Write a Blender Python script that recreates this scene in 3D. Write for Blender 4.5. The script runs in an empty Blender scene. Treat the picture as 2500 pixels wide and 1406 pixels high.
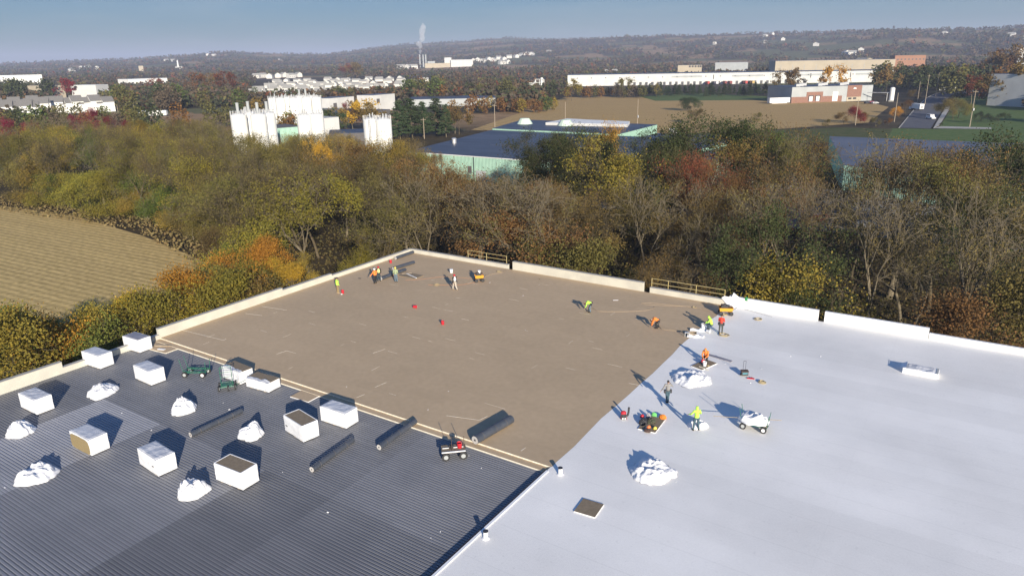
import bpy, bmesh, math, random
import numpy as np
from mathutils import Vector, Matrix, noise as mnoise

scene = bpy.context.scene
COL = scene.collection
rnd = random.Random(7)
PI = math.pi

# ------------------------------------------------------------------ camera
F_PX, YAW, PITCH, ROLL = 1745.416, 0.58441832, 0.31083, -0.01766022
CAMZ = 34.0
def _axes():
    cp, sp = math.cos(PITCH), math.sin(PITCH)
    f = Vector((0, cp, -sp)); u = Vector((0, sp, cp)); r = Vector((1, 0, 0))
    c, s = math.cos(ROLL), math.sin(ROLL)
    r, u = c*r + s*u, -s*r + c*u
    Z = Matrix.Rotation(YAW, 3, 'Z')
    return Z @ r, Z @ u, Z @ f
RT, UP, FW = _axes()
cd = bpy.data.cameras.new('camera'); cam = bpy.data.objects.new('camera', cd); COL.objects.link(cam)
M = Matrix((RT, UP, -FW)).transposed().to_4x4(); M.translation = Vector((0, 0, CAMZ)); cam.matrix_world = M
cd.sensor_width = 36; cd.lens = F_PX/2500*36; cd.clip_end = 40000; cd.clip_start = 0.5
scene.camera = cam
scene.cycles.volume_bounces = 3

# ------------------------------------------------------------------ light
SUN_EL, SUN_DIR = math.radians(16.3), Vector((0.761, -0.648))
w = bpy.data.worlds.new('World'); scene.world = w; w.use_nodes = True
nt = w.node_tree; nt.nodes.clear()
sky = nt.nodes.new('ShaderNodeTexSky'); sky.sky_type = 'NISHITA'; sky.sun_disc = False
sky.sun_elevation = SUN_EL; sky.sun_rotation = math.atan2(SUN_DIR.x, SUN_DIR.y)
sky.altitude = 100; sky.air_density = 1.0; sky.dust_density = 0.3; sky.ozone_density = 4
bg = nt.nodes.new('ShaderNodeBackground'); bg.inputs[1].default_value = 0.125
out = nt.nodes.new('ShaderNodeOutputWorld')
# thin streaks of high cloud, laid on the sky by direction
tc = nt.nodes.new('ShaderNodeTexCoord'); mp = nt.nodes.new('ShaderNodeMapping')
mp.inputs['Rotation'].default_value = (0, 0.1, 0.9); mp.inputs['Scale'].default_value = (1.2, 5, 22)
cn = nt.nodes.new('ShaderNodeTexNoise'); cn.inputs['Scale'].default_value = 1.4; cn.inputs['Detail'].default_value = 5
cr = nt.nodes.new('ShaderNodeMapRange'); cr.inputs['From Min'].default_value = .45; cr.inputs['From Max'].default_value = .8
cr.inputs['To Max'].default_value = .22
mx = nt.nodes.new('ShaderNodeMix'); mx.data_type = 'RGBA'; mx.inputs['B'].default_value = (2.4, 2.5, 2.6, 1)
L = nt.links.new
L(tc.outputs['Generated'], mp.inputs['Vector']); L(mp.outputs[0], cn.inputs['Vector']); L(cn.outputs['Fac'], cr.inputs['Value'])
bw = nt.nodes.new('ShaderNodeRGBToBW'); L(sky.outputs[0], bw.inputs[0])
d1 = nt.nodes.new('ShaderNodeMath'); d1.operation = 'MULTIPLY_ADD'; d1.inputs[1].default_value = 1/1.7; d1.inputs[2].default_value = 1; L(bw.outputs[0], d1.inputs[0])
d2 = nt.nodes.new('ShaderNodeMath'); d2.operation = 'DIVIDE'; d2.inputs[0].default_value = 1; L(d1.outputs[0], d2.inputs[1])
vm = nt.nodes.new('ShaderNodeVectorMath'); vm.operation = 'SCALE'; L(sky.outputs[0], vm.inputs[0]); L(d2.outputs[0], vm.inputs['Scale'])
v2 = nt.nodes.new('ShaderNodeVectorMath'); v2.operation = 'MULTIPLY'; L(vm.outputs[0], v2.inputs[0]); v2.inputs[1].default_value = (.74, .98, 1.24)
L(cr.outputs[0], mx.inputs['Factor']); L(v2.outputs[0], mx.inputs['A']); L(mx.outputs['Result'], bg.inputs[0]); L(bg.outputs[0], out.inputs[0])
sd = bpy.data.lights.new('sun', 'SUN'); sd.energy = 4.3; sd.angle = math.radians(0.55); sd.color = (1.0, 0.90, 0.76)
sun = bpy.data.objects.new('sun', sd); COL.objects.link(sun)
sv = Vector((SUN_DIR.x*math.cos(SUN_EL), SUN_DIR.y*math.cos(SUN_EL), math.sin(SUN_EL)))
sun.rotation_euler = sv.to_track_quat('Z', 'Y').to_euler(); sun.location = (0, 0, 80)
scene.view_settings.view_transform = 'Standard'; scene.view_settings.look = 'None'
scene.view_settings.exposure = 0.9; scene.view_settings.gamma = 1

# ------------------------------------------------------------------ helpers
def ray(px, py):
    return RT*((px-1250)/F_PX) - UP*((py-703)/F_PX) + FW
def P(px, py, z=10.0):                      # photo pixel -> point of the level z
    d = ray(px, py); t = (z-CAMZ)/d.z
    return Vector((d.x*t, d.y*t, z))
def AT(px, dist, z=0.0, py=300):            # point at a distance from the camera in the direction of a column
    d = ray(px, py); n = math.hypot(d.x, d.y)
    return Vector((d.x/n*dist, d.y/n*dist, z))
def ZAT(px, py, dist):
    d = ray(px, py); return CAMZ + d.z/math.hypot(d.x, d.y)*dist
def PROJ(p):
    q = Vector(p) - Vector((0, 0, CAMZ)); w_ = q.dot(FW)
    if w_ <= 0.1: return None
    return 1250 + F_PX*q.dot(RT)/w_, 703 - F_PX*q.dot(UP)/w_

class MB:
    def __init__(s): s.v = []; s.f = []; s.c = []
    def add(s, vs, fs, col=None):
        o = len(s.v); s.v += [tuple(v) for v in vs]; s.f += [tuple(i+o for i in f) for f in fs]
        s.c += [col]*len(fs); return s
    def box(s, c, d, rz=0.0, col=None, top=1.0):
        hx, hy, hz = d[0]/2, d[1]/2, d[2]/2; cs, sn = math.cos(rz), math.sin(rz); vs = []
        for z, k in ((-hz, 1), (hz, top)):
            for x, y in ((-hx, -hy), (hx, -hy), (hx, hy), (-hx, hy)):
                x *= k; y *= k
                vs.append((c[0]+x*cs-y*sn, c[1]+x*sn+y*cs, c[2]+z))
        return s.add(vs, [(0,3,2,1), (4,5,6,7), (0,1,5,4), (1,2,6,5), (2,3,7,6), (3,0,4,7)], col)
    def cyl(s, a, b, r0, r1=None, n=12, caps=True, col=None):
        r1 = r0 if r1 is None else r1
        a, b = Vector(a), Vector(b); ax = (b-a).normalized()
        t = Vector((0, 0, 1)) if abs(ax.z) < 0.9 else Vector((1, 0, 0))
        x = ax.cross(t).normalized(); y = ax.cross(x)
        vs = []
        for p, r in ((a, r0), (b, r1)):
            for i in range(n):
                an = 2*PI*i/n; vs.append(p + (x*math.cos(an)+y*math.sin(an))*r)
        fs = [(i, i+n, (i+1) % n+n, (i+1) % n) for i in range(n)]
        if caps: fs += [tuple(range(n)), tuple(range(2*n-1, n-1, -1))]
        return s.add(vs, fs, col)
    def tube(s, pts, r, n=6, col=None):
        for a, b in zip(pts, pts[1:]): s.cyl(a, b, r, r, n, True, col)
        return s
    def ball(s, c, r, n=8, m=6, col=None, half=False):
        r = r if hasattr(r, '__len__') else (r, r, r)
        vs = []; m0 = m
        th = [(-PI/2 + PI*j/m) if not half else PI/2*j/m for j in range(m+1)]
        for t in th:
            for i in range(n):
                a = 2*PI*i/n
                vs.append((c[0]+r[0]*math.cos(t)*math.cos(a), c[1]+r[1]*math.cos(t)*math.sin(a), c[2]+r[2]*math.sin(t)))
        fs = [(j*n+i, j*n+(i+1) % n, (j+1)*n+(i+1) % n, (j+1)*n+i) for j in range(m) for i in range(n)]
        return s.add(vs, fs, col)
    def prism(s, poly, z0, z1, col=None):
        n = len(poly)
        vs = [(p[0], p[1], z0) for p in poly] + [(p[0], p[1], z1) for p in poly]
        fs = [(i, (i+1) % n, (i+1) % n+n, i+n) for i in range(n)] + [tuple(range(n-1, -1, -1)), tuple(range(n, 2*n))]
        return s.add(vs, fs, col)
    def sheet(s, poly, z, col=None):
        return s.add([(p[0], p[1], z) for p in poly], [tuple(range(len(poly)))], col)
    def mesh(s, name, smooth=False):
        me = bpy.data.meshes.new(name); me.from_pydata(s.v, [], s.f); me.update()
        if any(c is not None for c in s.c):
            a = me.color_attributes.new('tint', 'FLOAT_COLOR', 'CORNER')
            for p in me.polygons:
                c = s.c[p.index] or (1, 1, 1)
                for li in p.loop_indices: a.data[li].color = (*c[:3], 1)
        if smooth:
            me.polygons.foreach_set('use_smooth', [True]*len(me.polygons))
        return me
    def build(s, name, m, parent=None, smooth=False, loc=(0, 0, 0), rz=0.0, label=None):
        me = s.mesh(name, smooth); o = bpy.data.objects.new(name, me); COL.objects.link(o)
        if m: me.materials.append(m)
        o.location = loc; o.rotation_euler = (0, 0, rz)
        if parent: o.parent = parent
        if label: o['label'] = label
        return o
def np_mesh(name, V, Fq, mat=None, k=4, smooth=False):
    me = bpy.data.meshes.new(name); nf = len(Fq)
    me.vertices.add(len(V)); me.vertices.foreach_set('co', np.asarray(V, np.float32).ravel())
    me.loops.add(nf*k); me.loops.foreach_set('vertex_index', np.asarray(Fq, np.int32).ravel())
    me.polygons.add(nf); me.polygons.foreach_set('loop_start', np.arange(0, nf*k, k, dtype=np.int32))
    if smooth: me.polygons.foreach_set('use_smooth', np.ones(nf, bool))
    me.update(calc_edges=True); me.validate()
    if mat: me.materials.append(mat)
    return me
def tag(o, label, cat, group=None):
    o['label'] = label; o['category'] = cat
    if group: o['group'] = group
    return o
def thing(name, label, cat, loc=(0, 0, 0), rz=0.0, group=None):
    o = bpy.data.objects.new(name, None); COL.objects.link(o); o.empty_display_size = .3
    o.location = loc; o.rotation_euler = (0, 0, rz)
    return tag(o, label, cat, group)
def struct(o, kind='structure'):
    o['kind'] = kind; return o
def dup(root, loc, rz=None, label=None, group=None, scale=None):
    r = root.copy(); COL.objects.link(r); r.location = loc
    if rz is not None: r.rotation_euler = (0, 0, rz)
    if label: r['label'] = label
    if group: r['group'] = group
    if scale: r.scale = scale
    for ch in KIDS.get(root.name) or list(root.children):
        c = ch.copy(); COL.objects.link(c); c.parent = r
        for g in list(ch.children):
            d = g.copy(); COL.objects.link(d); d.parent = c
    return r
KIDS = {}
def one(name, mb, m, label, cat, group=None, loc=(0, 0, 0), rz=0.0, smooth=False):
    return tag(mb.build(name, m, None, smooth, loc, rz), label, cat, group)

# ------------------------------------------------------------------ materials
def mat(name, c, rough=0.7, c2=None, scale=4.0, detail=4.0, bump=0.0, bscale=None, metal=0.0, tint=False, stretch=None,
        isl=None, trans=0.0, spec=0.5, lo=0.35, hi=0.65, objrand=0.0, coord='Object'):
    m = bpy.data.materials.new(name); m.use_nodes = True; n = m.node_tree; N = n.nodes; K = n.links.new
    b = N['Principled BSDF']; b.inputs['Roughness'].default_value = rough; b.inputs['Metallic'].default_value = metal
    b.inputs['Specular IOR Level'].default_value = spec
    col = None
    tcn = N.new('ShaderNodeTexCoord'); vec = tcn.outputs[coord]
    if stretch:
        mpn = N.new('ShaderNodeMapping'); mpn.inputs['Scale'].default_value = stretch; K(vec, mpn.inputs['Vector']); vec = mpn.outputs[0]
    rgb = N.new('ShaderNodeRGB'); rgb.outputs[0].default_value = (*c, 1); col = rgb.outputs[0]
    if c2:
        tx = N.new('ShaderNodeTexNoise'); tx.inputs['Scale'].default_value = scale; tx.inputs['Detail'].default_value = detail
        K(vec, tx.inputs['Vector'])
        mr = N.new('ShaderNodeMapRange'); mr.inputs['From Min'].default_value = lo; mr.inputs['From Max'].default_value = hi
        K(tx.outputs['Fac'], mr.inputs['Value'])
        mi = N.new('ShaderNodeMix'); mi.data_type = 'RGBA'; mi.inputs['B'].default_value = (*c2, 1)
        K(mr.outputs[0], mi.inputs['Factor']); K(col, mi.inputs['A']); col = mi.outputs['Result']
    if isl:
        ge = N.new('ShaderNodeNewGeometry'); r = N.new('ShaderNodeValToRGB'); r.color_ramp.elements[0].color = (*isl[0], 1)
        r.color_ramp.elements[1].color = (*isl[-1], 1)
        for i, cc in enumerate(isl[1:-1]):
            e = r.color_ramp.elements.new((i+1)/(len(isl)-1)); e.color = (*cc, 1)
        K(ge.outputs['Random Per Island'], r.inputs[0])
        mi = N.new('ShaderNodeMix'); mi.data_type = 'RGBA'; mi.inputs['Factor'].default_value = .6
        K(col, mi.inputs['A']); K(r.outputs[0], mi.inputs['B']); col = mi.outputs['Result']
    if tint:
        at = N.new('ShaderNodeAttribute'); at.attribute_name = 'tint'
        mi = N.new('ShaderNodeMix'); mi.data_type = 'RGBA'; mi.blend_type = 'MULTIPLY'; mi.inputs['Factor'].default_value = 1
        K(col, mi.inputs['A']); K(at.outputs['Color'], mi.inputs['B']); col = mi.outputs['Result']
    if objrand:
        oi = N.new('ShaderNodeObjectInfo'); mr = N.new('ShaderNodeMapRange'); mr.inputs['To Min'].default_value = 1-objrand; mr.inputs['To Max'].default_value = 1+objrand
        K(oi.outputs['Random'], mr.inputs['Value'])
        hs = N.new('ShaderNodeHueSaturation'); K(mr.outputs[0], hs.inputs['Value']); K(col, hs.inputs['Color'])
        m2 = N.new('ShaderNodeMath'); m2.operation = 'MULTIPLY'; m2.inputs[1].default_value = 7.31; K(oi.outputs['Random'], m2.inputs[0])
        m3 = N.new('ShaderNodeMath'); m3.operation = 'FRACT'; K(m2.outputs[0], m3.inputs[0])
        m4 = N.new('ShaderNodeMapRange'); m4.inputs['To Min'].default_value = .478; m4.inputs['To Max'].default_value = .518
        K(m3.outputs[0], m4.inputs['Value']); K(m4.outputs[0], hs.inputs['Hue']); col = hs.outputs[0]
    K(col, b.inputs['Base Color'])
    if bump:
        tb = N.new('ShaderNodeTexNoise'); tb.inputs['Scale'].default_value = bscale or scale*3; tb.inputs['Detail'].default_value = 4
        K(vec, tb.inputs['Vector']); bm = N.new('ShaderNodeBump'); bm.inputs['Strength'].default_value = bump; bm.inputs['Distance'].default_value = .05
        K(tb.outputs['Fac'], bm.inputs['Height']); K(bm.outputs[0], b.inputs['Normal'])
    if trans:
        tr = N.new('ShaderNodeBsdfTranslucent'); K(col, tr.inputs['Color']); ms = N.new('ShaderNodeMixShader'); ms.inputs[0].default_value = trans
        K(b.outputs[0], ms.inputs[1]); K(tr.outputs[0], ms.inputs[2]); K(ms.outputs[0], N['Material Output'].inputs['Surface'])
    return m
def plain(name, c, rough=.6, **k):
    return mat(name, c, rough, tuple(x*.78 for x in c), scale=k.pop('scale', 9), **k)
ORD = ORD_ = ['first', 'second', 'third', 'fourth', 'fifth', 'sixth', 'seventh', 'eighth', 'ninth', 'tenth', 'eleventh', 'twelfth', 'thirteenth', 'fourteenth', 'fifteenth', 'sixteenth',
       'seventeenth', 'eighteenth', 'nineteenth', 'twentieth'] + ['twenty-'+x for x in ('first', 'second', 'third', 'fourth', 'fifth', 'sixth', 'seventh', 'eighth', 'ninth')] + ['thirtieth'] + ['thirty-'+x for x in ('first', 'second', 'third', 'fourth', 'fifth', 'sixth', 'seventh', 'eighth', 'ninth')] + ['fortieth'] + ['forty-'+x for x in ('first', 'second', 'third', 'fourth', 'fifth')]

# ------------------------------------------------------------------ terrain
def smooth(t): t = np.clip(t, 0, 1); return t*t*(3-2*t)
AZ0 = math.atan2(FW.y, FW.x)
def az_of(px): d = ray(px, 120); return math.atan2(d.y, d.x)
_kx = [-400, 0, 300, 560, 640, 800, 900, 1000, 1250, 1500, 1700, 1850, 2000, 2150, 2250, 2350, 2500, 2900]
_ke = [.15, .2, .38, .74, .58, .50, .85, 1.05, 1.30, 1.28, 1.30, 1.30, 1.32, 1.50, 1.32, 1.22, 1.25, 1.2]
_kr = [7000, 7000, 6500, 6000, 6000, 6000, 6500, 6500, 6000, 5200, 4800, 4600, 4400, 4200, 4200, 4200, 3900, 3900]
_ka = [az_of(x) for x in _kx]
def nz(x, y, s, seed=0.0):       # cheap smooth noise from sines
    x = x/s; y = y/s
    return (np.sin(x*1.7+seed+1.3*np.sin(y*1.1+seed))+np.sin(y*2.1-x*.8+seed*2.3)+np.sin(x*3.9+y*2.7+seed)*.5+np.sin(y*5.3-x*4.1+seed*1.7)*.35)/2.85
def terr(x, y):
    x = np.asarray(x, float); y = np.asarray(y, float)
    r = np.hypot(x, y); a = np.arctan2(y, x)
    el = np.interp(-a, [-k for k in _ka], _ke); R = np.interp(-a, [-k for k in _ka], _kr)
    dl = np.abs((a-AZ0+np.pi) % (2*np.pi)-np.pi); el = np.where(dl > 1.0, .6, el)
    top = CAMZ-4 + R*np.tan(np.radians(el)); r0 = 1500
    z = top*smooth((r-r0)/(R-r0))**1.15
    z = z*(1+.10*nz(x, y, 520, 1.0)*np.clip((r-r0)/1500, 0, 1)) + 3*nz(x, y, 160, 4.)*smooth((r-r0)/1500)
    z = np.where(r > R, z - (r-R)*.012, z)
    # a far, faint ridge behind
    e2 = np.interp(-a, [-az_of(q) for q in (-400, 0, 500, 700, 900, 1250, 2500, 2900)], [.0, .0, .12, .5, .82, 1.08, 1.15, 1.1])
    z2 = (CAMZ + 11500*np.tan(np.radians(e2)) - 40 + 18*nz(x, y, 1500, 2.))*smooth((r-8500)/3000)
    z = np.maximum(z, np.where(dl < 1.0, z2, 0))
    return np.where(r < 1000, 0.0, z)
def forest_mask(x, y):
    r = np.hypot(x, y)
    m = nz(x, y, 210, 3.)+.6*nz(x, y, 85, 8.)+.35*nz(x, y, 900, 5.)
    return m + .55 - .22*smooth((r-1500)/1200)
N_AZ, N_R = 620, 210
azs = np.concatenate([np.linspace(AZ0-.95, AZ0+.95, N_AZ), np.linspace(AZ0+.95, AZ0-.95+2*np.pi, 40)[1:-1]])
rs = np.concatenate([[0.0], np.geomspace(30, 15000, N_R-1)])
A, Rr = np.meshgrid(azs, rs); X = Rr*np.cos(A); Y = Rr*np.sin(A); Zt = terr(X, Y)
V = np.stack([X, Y, Zt], -1).reshape(-1, 3); na = len(azs)
i, j = np.meshgrid(np.arange(N_R-1), np.arange(na), indexing='ij'); j2 = (j+1) % na
Fq = np.stack([i*na+j, (i+1)*na+j, (i+1)*na+j2, i*na+j2], -1).reshape(-1, 4)
gm = bpy.data.materials.new('ground_cover'); gm.use_nodes = True
me = np_mesh('ground', V, Fq, gm, smooth=True)
fm = forest_mask(X, Y); rr = np.hypot(X, Y)
base = np.zeros(X.shape+(3,))
forest = np.array((.060, .048, .030)); grass = np.array((.11, .11, .05)); tan = np.array((.26, .17, .09)); floor = np.array((.055, .042, .022))
patch = nz(X, Y, 130, 6.)+.5*nz(X, Y, 300, 2.)
fld = np.where(patch[..., None] > .1, tan, grass)
base[:] = np.where(fm[..., None] > .25, forest, fld)
nearm = smooth((rr-330)/120)[..., None]
base = floor*(1-nearm)+base*nearm
ca = me.color_attributes.new('tint', 'FLOAT_COLOR', 'POINT')
ca.data.foreach_set('color', np.concatenate([base.reshape(-1, 3), np.ones((len(V), 1))], 1).astype(np.float32).ravel())
N = gm.node_tree.nodes; K = gm.node_tree.links.new; b = N['Principled BSDF']; b.inputs['Roughness'].default_value = .95; b.inputs['Specular IOR Level'].default_value = .1
at = N.new('ShaderNodeAttribute'); at.attribute_name = 'tint'; tcn = N.new('ShaderNodeTexCoord')
t1 = N.new('ShaderNodeTexNoise'); t1.inputs['Scale'].default_value = .06; t1.inputs['Detail'].default_value = 8; t1.inputs['Roughness'].default_value = .75
K(tcn.outputs['Object'], t1.inputs['Vector']); mr = N.new('ShaderNodeMapRange'); mr.inputs['From Min'].default_value = .3; mr.inputs['From Max'].default_value = .7
mr.inputs['To Min'].default_value = .5; mr.inputs['To Max'].default_value = 1.6; K(t1.outputs['Fac'], mr.inputs['Value'])
mi = N.new('ShaderNodeMix'); mi.data_type = 'RGBA'; mi.blend_type = 'MULTIPLY'; mi.inputs['Factor'].default_value = 1
K(at.outputs['Color'], mi.inputs['A']); K(mr.outputs[0], mi.inputs['B']); K(mi.outputs['Result'], b.inputs['Base Color'])
g = bpy.data.objects.new('ground', me); COL.objects.link(g); struct(g)
def TZ(x, y): return float(terr(np.array([x]), np.array([y]))[0])

# sheets on the near ground -------------------------------------------------
def rowmat(name, c1, c2, period, ang, amp=.5, rough=.95):
    m = mat(name, c1, rough, c2, scale=1.1, detail=7, spec=.1, coord='Object'); N = m.node_tree.nodes; K = m.node_tree.links.new
    b = N['Principled BSDF']; src = b.inputs['Base Color'].links[0].from_socket
    tcn = N.new('ShaderNodeTexCoord'); mp = N.new('ShaderNodeMapping'); mp.inputs['Rotation'].default_value = (0, 0, ang); K(tcn.outputs['Object'], mp.inputs['Vector'])
    wv = N.new('ShaderNodeTexWave'); wv.bands_direction = 'Y'; wv.inputs['Scale'].default_value = .314/period; wv.inputs['Distortion'].default_value = .35
    wv.inputs['Detail'].default_value = 4; wv.inputs['Detail Scale'].default_value = 3; K(mp.outputs[0], wv.inputs['Vector'])
    n2 = N.new('ShaderNodeTexNoise'); n2.inputs['Scale'].default_value = 1; n2.inputs['Detail'].default_value = 6; mp2 = N.new('ShaderNodeMapping'); mp2.inputs['Rotation'].default_value = (0, 0, ang); mp2.inputs['Scale'].default_value = (.018, .28, 1); K(tcn.outputs['Object'], mp2.inputs['Vector']); K(mp2.outputs[0], n2.inputs['Vector'])
    ad = N.new('ShaderNodeMath'); ad.operation = 'ADD'; K(wv.outputs['Fac'], ad.inputs[0]); K(n2.outputs['Fac'], ad.inputs[1])
    mr = N.new('ShaderNodeMapRange'); mr.inputs['From Max'].default_value = 2; mr.inputs['To Min'].default_value = 1-amp; mr.inputs['To Max'].default_value = 1+amp
    K(ad.outputs[0], mr.inputs['Value']); mi = N.new('ShaderNodeMix'); mi.data_type = 'RGBA'; mi.blend_type = 'MULTIPLY'; mi.inputs['Factor'].default_value = 1
    K(src, mi.inputs['A']); K(mr.outputs[0], mi.inputs['B']); K(mi.outputs['Result'], b.inputs['Base Color']); return m
def G(px, py, z=0.0): p = P(px, py, z); return (p.x, p.y)
stub = rowmat('corn_stubble', (.56, .41, .175), (.38, .28, .115), 1.4, -.06, .34)
fieldpoly = [G(-120, 488), G(0, 503), G(180, 527), G(350, 577), G(440, 614), G(500, 640), G(570, 690), (-88, 50), (-88, 20), (-88, -10), (-330, -40)]
struct(MB().sheet(fieldpoly[::-1], .06).build('stubble_field', stub))
cornm = rowmat('dry_corn', (.46, .31, .135), (.32, .22, .09), 5.0, .5, .3)
struct(MB().sheet([G(1150, 318), G(1380, 238), G(1500, 236), G(1870, 246), G(2120, 250), G(2170, 262), G(2120, 300), G(1700, 330)][::-1], .06).build('corn_field', cornm))
lawn = mat('lawn', (.075, .125, .035), .95, (.11, .145, .05), scale=.35, detail=8, spec=.1)
struct(MB().sheet([G(1560, 236), G(1700, 228), G(1872, 236), G(1875, 245), G(1600, 247)][::-1], .09).build('grass_verge', lawn))
struct(MB().sheet([G(2040, 345), G(2180, 314), G(2290, 316), G(2320, 270), G(2330, 236), G(2700, 236), G(2700, 356)][::-1], .06).build('lawn', lawn))
struct(MB().sheet([G(1560, 330), G(2060, 312), G(2180, 316), G(2160, 345), G(1500, 360)][::-1], .08).build('meadow', mat('meadow', (.10, .095, .04), .95, (.06, .08, .025), scale=.2, detail=8, spec=.1)))
asph = mat('asphalt', (.062, .064, .078), .9, (.085, .086, .098), scale=.6, detail=8)
rl = [G(2195, 313), G(2232, 268), G(2262, 240), G(2285, 229), G(2330, 222), G(2420, 221)]
rr_ = [G(2272, 315), G(2300, 270), G(2312, 244), G(2322, 233), G(2360, 228), G(2420, 227)]
struct(MB().add([(*p, .12) for p in rl+rr_], [(k, k+6, k+7, k+1) for k in range(5)]).build('road', asph))
conc = mat('pale_concrete', (.42, .40, .35), .9, (.30, .29, .26), scale=.5, detail=6)
walkL = [G(2278, 315), G(2303, 272), G(2314, 247)]; walkR = [G(2294, 307), G(2318, 268), G(2320, 250)]
m_ = MB()
m_.add([(*p, .14) for p in walkL+walkR]+[(*p, .26) for p in walkL+walkR], [(6+k, 9+k, 10+k, 7+k) for k in range(2)]+[(k, k+6, k+7, k+1) for k in range(2)]+[(0, 3, 9, 6)])
m_.add([(*G(2278, 315), .26), (*G(2420, 317), .26), (*G(2420, 313), .26), (*G(2296, 310), .26)], [(0, 1, 2, 3)])
struct(m_.build('pavement', conc))
m_ = MB()      # kerb lines of the road
for side in (rl,):
    for a, b_ in zip(side, side[1:]):
        d = (Vector(b_)-Vector(a)); m_.box(((a[0]+b_[0])/2, (a[1]+b_[1])/2, .14), (d.length, .35, .28), math.atan2(d.y, d.x))
struct(m_.build('kerb', conc))
yard = mat('gravel_yard', (.34, .30, .25), .95, (.2, .18, .15), scale=.2, detail=8)
struct(MB().sheet([(-70, 150), (60, 150), (60, 188), (-28, 199), (-70, 205), (-120, 168), (-140, 155)], .07).build('yard', yard))
dk = mat('parking_tarmac', (.06, .06, .066), .9, (.1, .1, .1), scale=.3, detail=6)
struct(MB().sheet([(-62, 150), (5, 150), (5, 168), (-30, 178), (-62, 178)], .11).build('parking_area', dk))

# ------------------------------------------------------------------ the roof we look at
foam = mat('foam_edge', (.78, .74, .62), .8, (.66, .6, .48), scale=3)
tanm = mat('tan_board_facer', (.50, .378, .245), .92, (.465, .352, .227), scale=2.2, detail=8, spec=.15)
def board_joints(m):
    N = m.node_tree.nodes; K = m.node_tree.links.new; b = N['Principled BSDF']; src = b.inputs['Base Color'].links[0].from_socket
    tcn = N.new('ShaderNodeTexCoord'); br = N.new('ShaderNodeTexBrick'); br.inputs['Scale'].default_value = 1
    br.inputs['Brick Width'].default_value = 2.44; br.inputs['Row Height'].default_value = 1.22; br.inputs['Mortar Size'].default_value = .008
    br.inputs['Color1'].default_value = (1, 1, 1, 1); br.inputs['Color2'].default_value = (.955, .955, .955, 1); br.inputs['Mortar'].default_value = (1.0, .98, .94, 1)
    K(tcn.outputs['Object'], br.inputs['Vector'])
    n3 = N.new('ShaderNodeTexNoise'); n3.inputs['Scale'].default_value = .12; n3.inputs['Detail'].default_value = 6; K(tcn.outputs['Object'], n3.inputs['Vector'])
    mr = N.new('ShaderNodeMapRange'); mr.inputs['From Min'].default_value = .3; mr.inputs['From Max'].default_value = .7; mr.inputs['To Min'].default_value = .955; mr.inputs['To Max'].default_value = 1.04
    K(n3.outputs['Fac'], mr.inputs['Value'])
    for sck in (br.outputs['Color'], mr.outputs[0]):
        mi = N.new('ShaderNodeMix'); mi.data_type = 'RGBA'; mi.blend_type = 'MULTIPLY'; mi.inputs['Factor'].default_value = 1
        K(src, mi.inputs['A']); K(sck, mi.inputs['B']); src = mi.outputs['Result']
    K(src, b.inputs['Base Color'])
board_joints(tanm)
whm = mat('white_membrane', (.88, .862, .82), .55, (.845, .832, .795), scale=.25, detail=9, spec=.35)
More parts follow.
